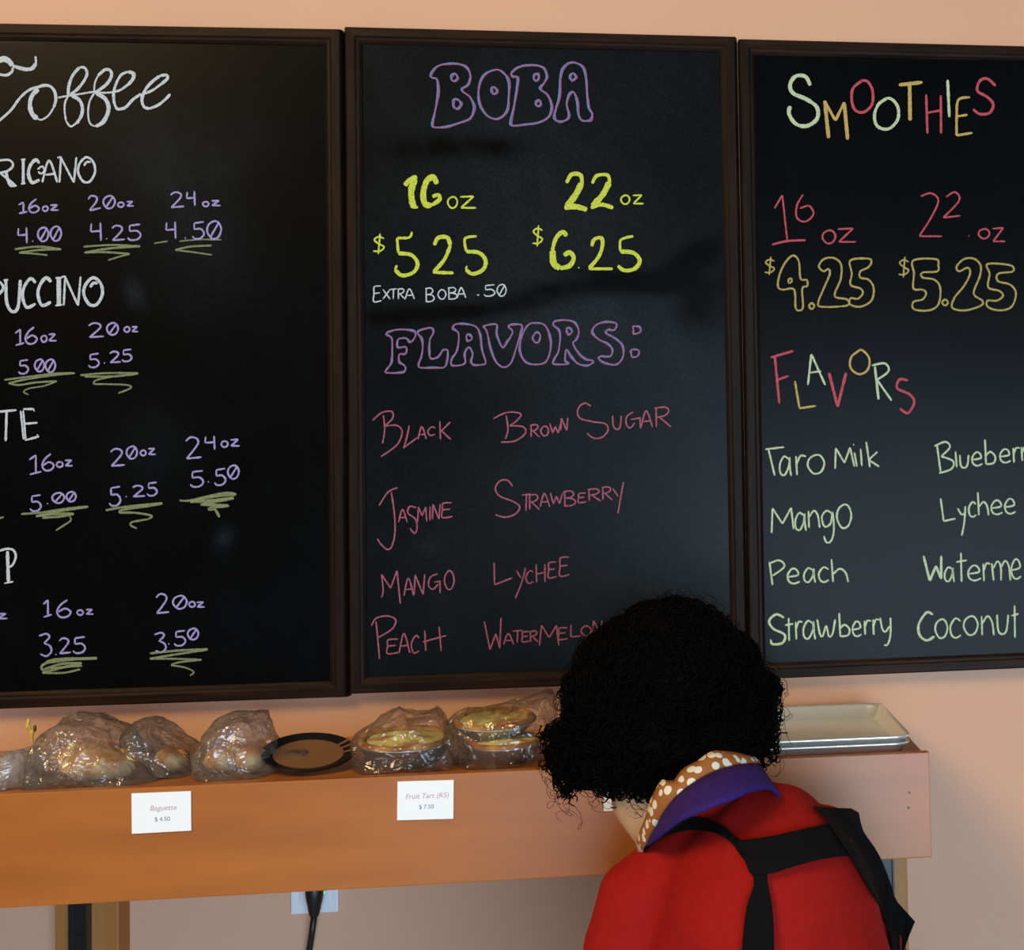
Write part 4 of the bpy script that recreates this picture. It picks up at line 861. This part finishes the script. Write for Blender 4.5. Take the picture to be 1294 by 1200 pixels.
# front bib and skirt of the apron, laid on the far side of the sweater
V_ = []; F_ = []; nn_ = 12; rows = []
for j in range(22):
    z = 1.07-0.0115*j
    row = []
    for i in range(nn_+1):
        x = 0.615+(-1+2*i/nn_)*0.105
        loc, nor, _, _ = bvh.ray_cast(Vector((x,-0.30,z)), Vector((0,-1,0)))
        y = loc.y+0.006 if loc is not None else -0.53
        row.append(Vector((x, max(min(y,-0.50),-0.56), z)))
    rows.append(row)
for r in rows: V_ += r
for r in rows: V_ += [p+Vector((0,-0.003,0)) for p in r]
o_ = len(V_)//2; nx = nn_+1
for j in range(21):
    for i in range(nn_):
        q4 = [j*nx+i,j*nx+i+1,(j+1)*nx+i+1,(j+1)*nx+i]; F_ += [q4, [v+o_ for v in q4][::-1]]
o = mk('apron_bib', V_, F_, M_apron, ap, True); fix(o)
V_ = []; F_ = []; nn_ = 40; ny_ = 12
for j in range(ny_+1):
    for i in range(nn_+1):
        a = math.radians(-30+240*i/nn_); R_ = 0.162+0.03*j/ny_+0.004*math.sin(a*9)*j/ny_
        V_.append((0.636+R_*math.cos(a), -0.655+R_*0.9*math.sin(a), 0.88-0.45*j/ny_))
for j in range(ny_):
    for i in range(nn_): F_.append([j*(nn_+1)+i, j*(nn_+1)+i+1, (j+1)*(nn_+1)+i+1, (j+1)*(nn_+1)+i])
o = mk('apron_skirt', V_, F_, M_apron, ap, True); sm = o.modifiers.new('s','SOLIDIFY'); sm.thickness = 0.003
# trousers and shoes
A = Acc()
A.add(ellipsoidVF(hipC+Vector((0,0,0.0)), 0.142, 0.128, 0.11, 24, 14))
for s in (-1, 1):
    h = hipC+Vector((s*0.070,0,-0.02)); kn = Vector((0.635+s*0.085,-0.665,0.45)); an = Vector((0.635+s*0.085,-0.69,0.075))
    A.add(tubeVF([h, h.lerp(kn,0.5), kn, an.lerp(kn,0.4), an], [0.092,0.080,0.063,0.060,0.052], 18))
tr_ = A.build('trousers', M_trouser, per, True); remesh(tr_, 0.008, 6)
for s in (-1, 1):
    an = Vector((0.635+s*0.085,-0.69,0.05)); A = Acc()
    A.add(tubeVF([an+Vector((0,-0.062,-0.006)), an+Vector((0,-0.045,-0.004)), an+Vector((0,0.04,-0.006)), an+Vector((0,0.12,-0.016)), an+Vector((0,0.175,-0.022)), an+Vector((0,0.195,-0.028))], [0.012,0.040,0.044,0.042,0.034,0.010], 14))
    A.add(boxVF(an.x-0.038, an.x+0.038, an.y-0.058, an.y+0.185, 0.0005, 0.018, 0.006))
    for i, v in enumerate(A.V): v = Vector(v); A.V[i] = Vector((v.x, v.y, max(0.0005, v.z)))
    A.build('shoe', M_shoe, per, True)

# collar and scarf as closed bands around the neck
def band(name, upper, lower, yn, yf, m, th, bulge=0.0, cr=(680,740,3.53)):
    n_ = 30
    def res(Pp):
        S_ = np.array(spline([(cr[0]+x/cr[2], cr[1]+y/cr[2]) for x, y in Pp], 2.0)); d = np.r_[0, np.cumsum(np.linalg.norm(np.diff(S_, axis=0), axis=1))]
        t = np.linspace(0, d[-1], n_+1); return np.c_[np.interp(t, d, S_[:,0]), np.interp(t, d, S_[:,1])]
    rows = []
    ka = 5
    A_, B_ = res(upper), res(lower)
    for k in range(ka+1):
        f_ = k/ka; row = []
        for i in range(n_+1):
            q_ = A_[i]*(1-f_)+B_[i]*f_; t = i/n_; s_ = math.sin(math.pi*t)**0.6
            Yc = (yn[0]*(1-f_)+yn[1]*f_); Ye = (yf[0]*(1-f_)+yf[1]*f_)
            Yv = Ye+(Yc-Ye)*s_-bulge*math.sin(math.pi*f_)
            if name == 'collar':
                hp, _l = hit(q_[0], q_[1], 0.006)
                if hp is not None: Yv = min(Yv, hp.y)
            row.append(at(q_[0], q_[1], Yv))
        # far side, closing the loop around the throat
        a, b = row[-1], row[0]
        for i in range(1, 14):
            t = i/14; p = a.lerp(b, t); dy = math.sin(math.pi*t); p = p+Vector((0, 0.055*dy, -0.012*dy)); row.append(p)
        rows.append(row)
    V_ = []; F_ = []; L_ = len(rows[0])
    for r in rows: V_ += r
    for k in range(ka):
        for i in range(L_): F_.append([k*L_+i, k*L_+(i+1)%L_, (k+1)*L_+(i+1)%L_, (k+1)*L_+i])
    o = mk(name, V_, F_, m, per, True); fix(o)
    sm = o.modifiers.new('s', 'SOLIDIFY'); sm.thickness = th; sm.offset = -1; return o
band('scarf', [(990,768),(920,750),(850,738),(770,738),(710,780),(645,815),(600,870),(555,862),(528,900),(498,960),(478,1030),(448,1105),(436,1165)],
     [(995,810),(930,815),(840,830),(745,870),(670,915),(620,950),(575,1000),(545,1040),(520,1080),(500,1120),(485,1150),(465,1175),(450,1195)],
     (-0.672,-0.688), (-0.60,-0.61), M_scarf, 0.004, 0.006)
band('collar', [(988,790),(900,795),(800,822),(700,872),(620,932),(560,1000),(515,1075),(470,1150)],
     [(1088,935),(1040,898),(960,906),(880,940),(800,970),(700,1012),(610,1058),(480,1165)],
     (-0.69,-0.735), (-0.615,-0.63), M_navy, 0.004, 0.004)

# hair: a core plus curls
A = Acc()
hs = [(838,870,100,-0.55),(800,845,62,-0.55),(850,820,58,-0.54),(888,860,72,-0.55),(930,890,44,-0.56),(945,915,32,-0.57),(905,930,48,-0.58),(770,900,52,-0.54),(755,945,42,-0.54),(722,950,24,-0.53),(732,975,24,-0.53),(860,950,56,-0.58),(800,955,46,-0.56),(780,880,58,-0.55),(785,925,38,-0.595),(858,942,40,-0.615),(828,930,50,-0.61),(900,935,40,-0.605),(780,955,34,-0.585),(820,970,26,-0.60),(890,940,44,-0.585),(915,930,44,-0.59),(850,958,38,-0.59),(850,850,90,-0.57),(830,960,38,-0.59),(900,820,34,-0.55),(955,940,22,-0.58),(822,782,22,-0.55),(884,790,20,-0.55),(928,826,24,-0.55),(958,868,22,-0.56),(738,868,22,-0.55),(756,830,22,-0.55),(708,930,17,-0.53),(966,902,16,-0.56),(742,985,14,-0.53)]
for x, y, r, Y in hs: A.add(ellipsoidVF(at(x,y,Y), r*mpp(Y), r*mpp(Y)*0.95, r*mpp(Y), 20, 12))
hair = A.build('hair', M_hair, per, True); remesh(hair, 0.006, 4)
HV = [v.co.copy()+off for v in hair.data.vertices]; HN = [v.normal.copy() for v in hair.data.vertices]
A = Acc(); rng = random.Random(3)
fd = dF
for k in range(6200):
    i = rng.randrange(len(HV)); p, n_ = HV[i], HN[i]
    if (p-H(0,0.10,-0.05)).length < 0.062: continue
    t = n_.cross(Vector((rng.uniform(-1,1), rng.uniform(-1,1), rng.uniform(-1,1)))).normalized()
    b = n_.cross(t); R_ = rng.uniform(0.003,0.0068); turns = rng.uniform(0.9,2.0); L_ = rng.uniform(0.006,0.022)
    fr = 1.0 if k % 7 else rng.uniform(1.25,2.3)
    P_ = []; m2 = 13; ph = rng.uniform(0,6.3)
    dn = (t*0.7+Vector((0,0,-0.5))).normalized()
    for j in range(m2):
        f_ = j/(m2-1); a = ph+f_*turns*2*math.pi
        P_.append(p + n_*(-0.002+0.0055*fr*math.sin(f_*math.pi*0.8)+R_*0.7*(1+math.cos(a))*fr*0.7) + dn*L_*f_*fr + b*R_*math.sin(a)*fr)
    th_ = 0.0009 if fr == 1.0 else 0.00030
    A.add(tubeVF(P_, [th_]*(m2-1)+[th_*0.4], 3, False))
A.build('curls', M_hair, hair, True, kind='stuff')
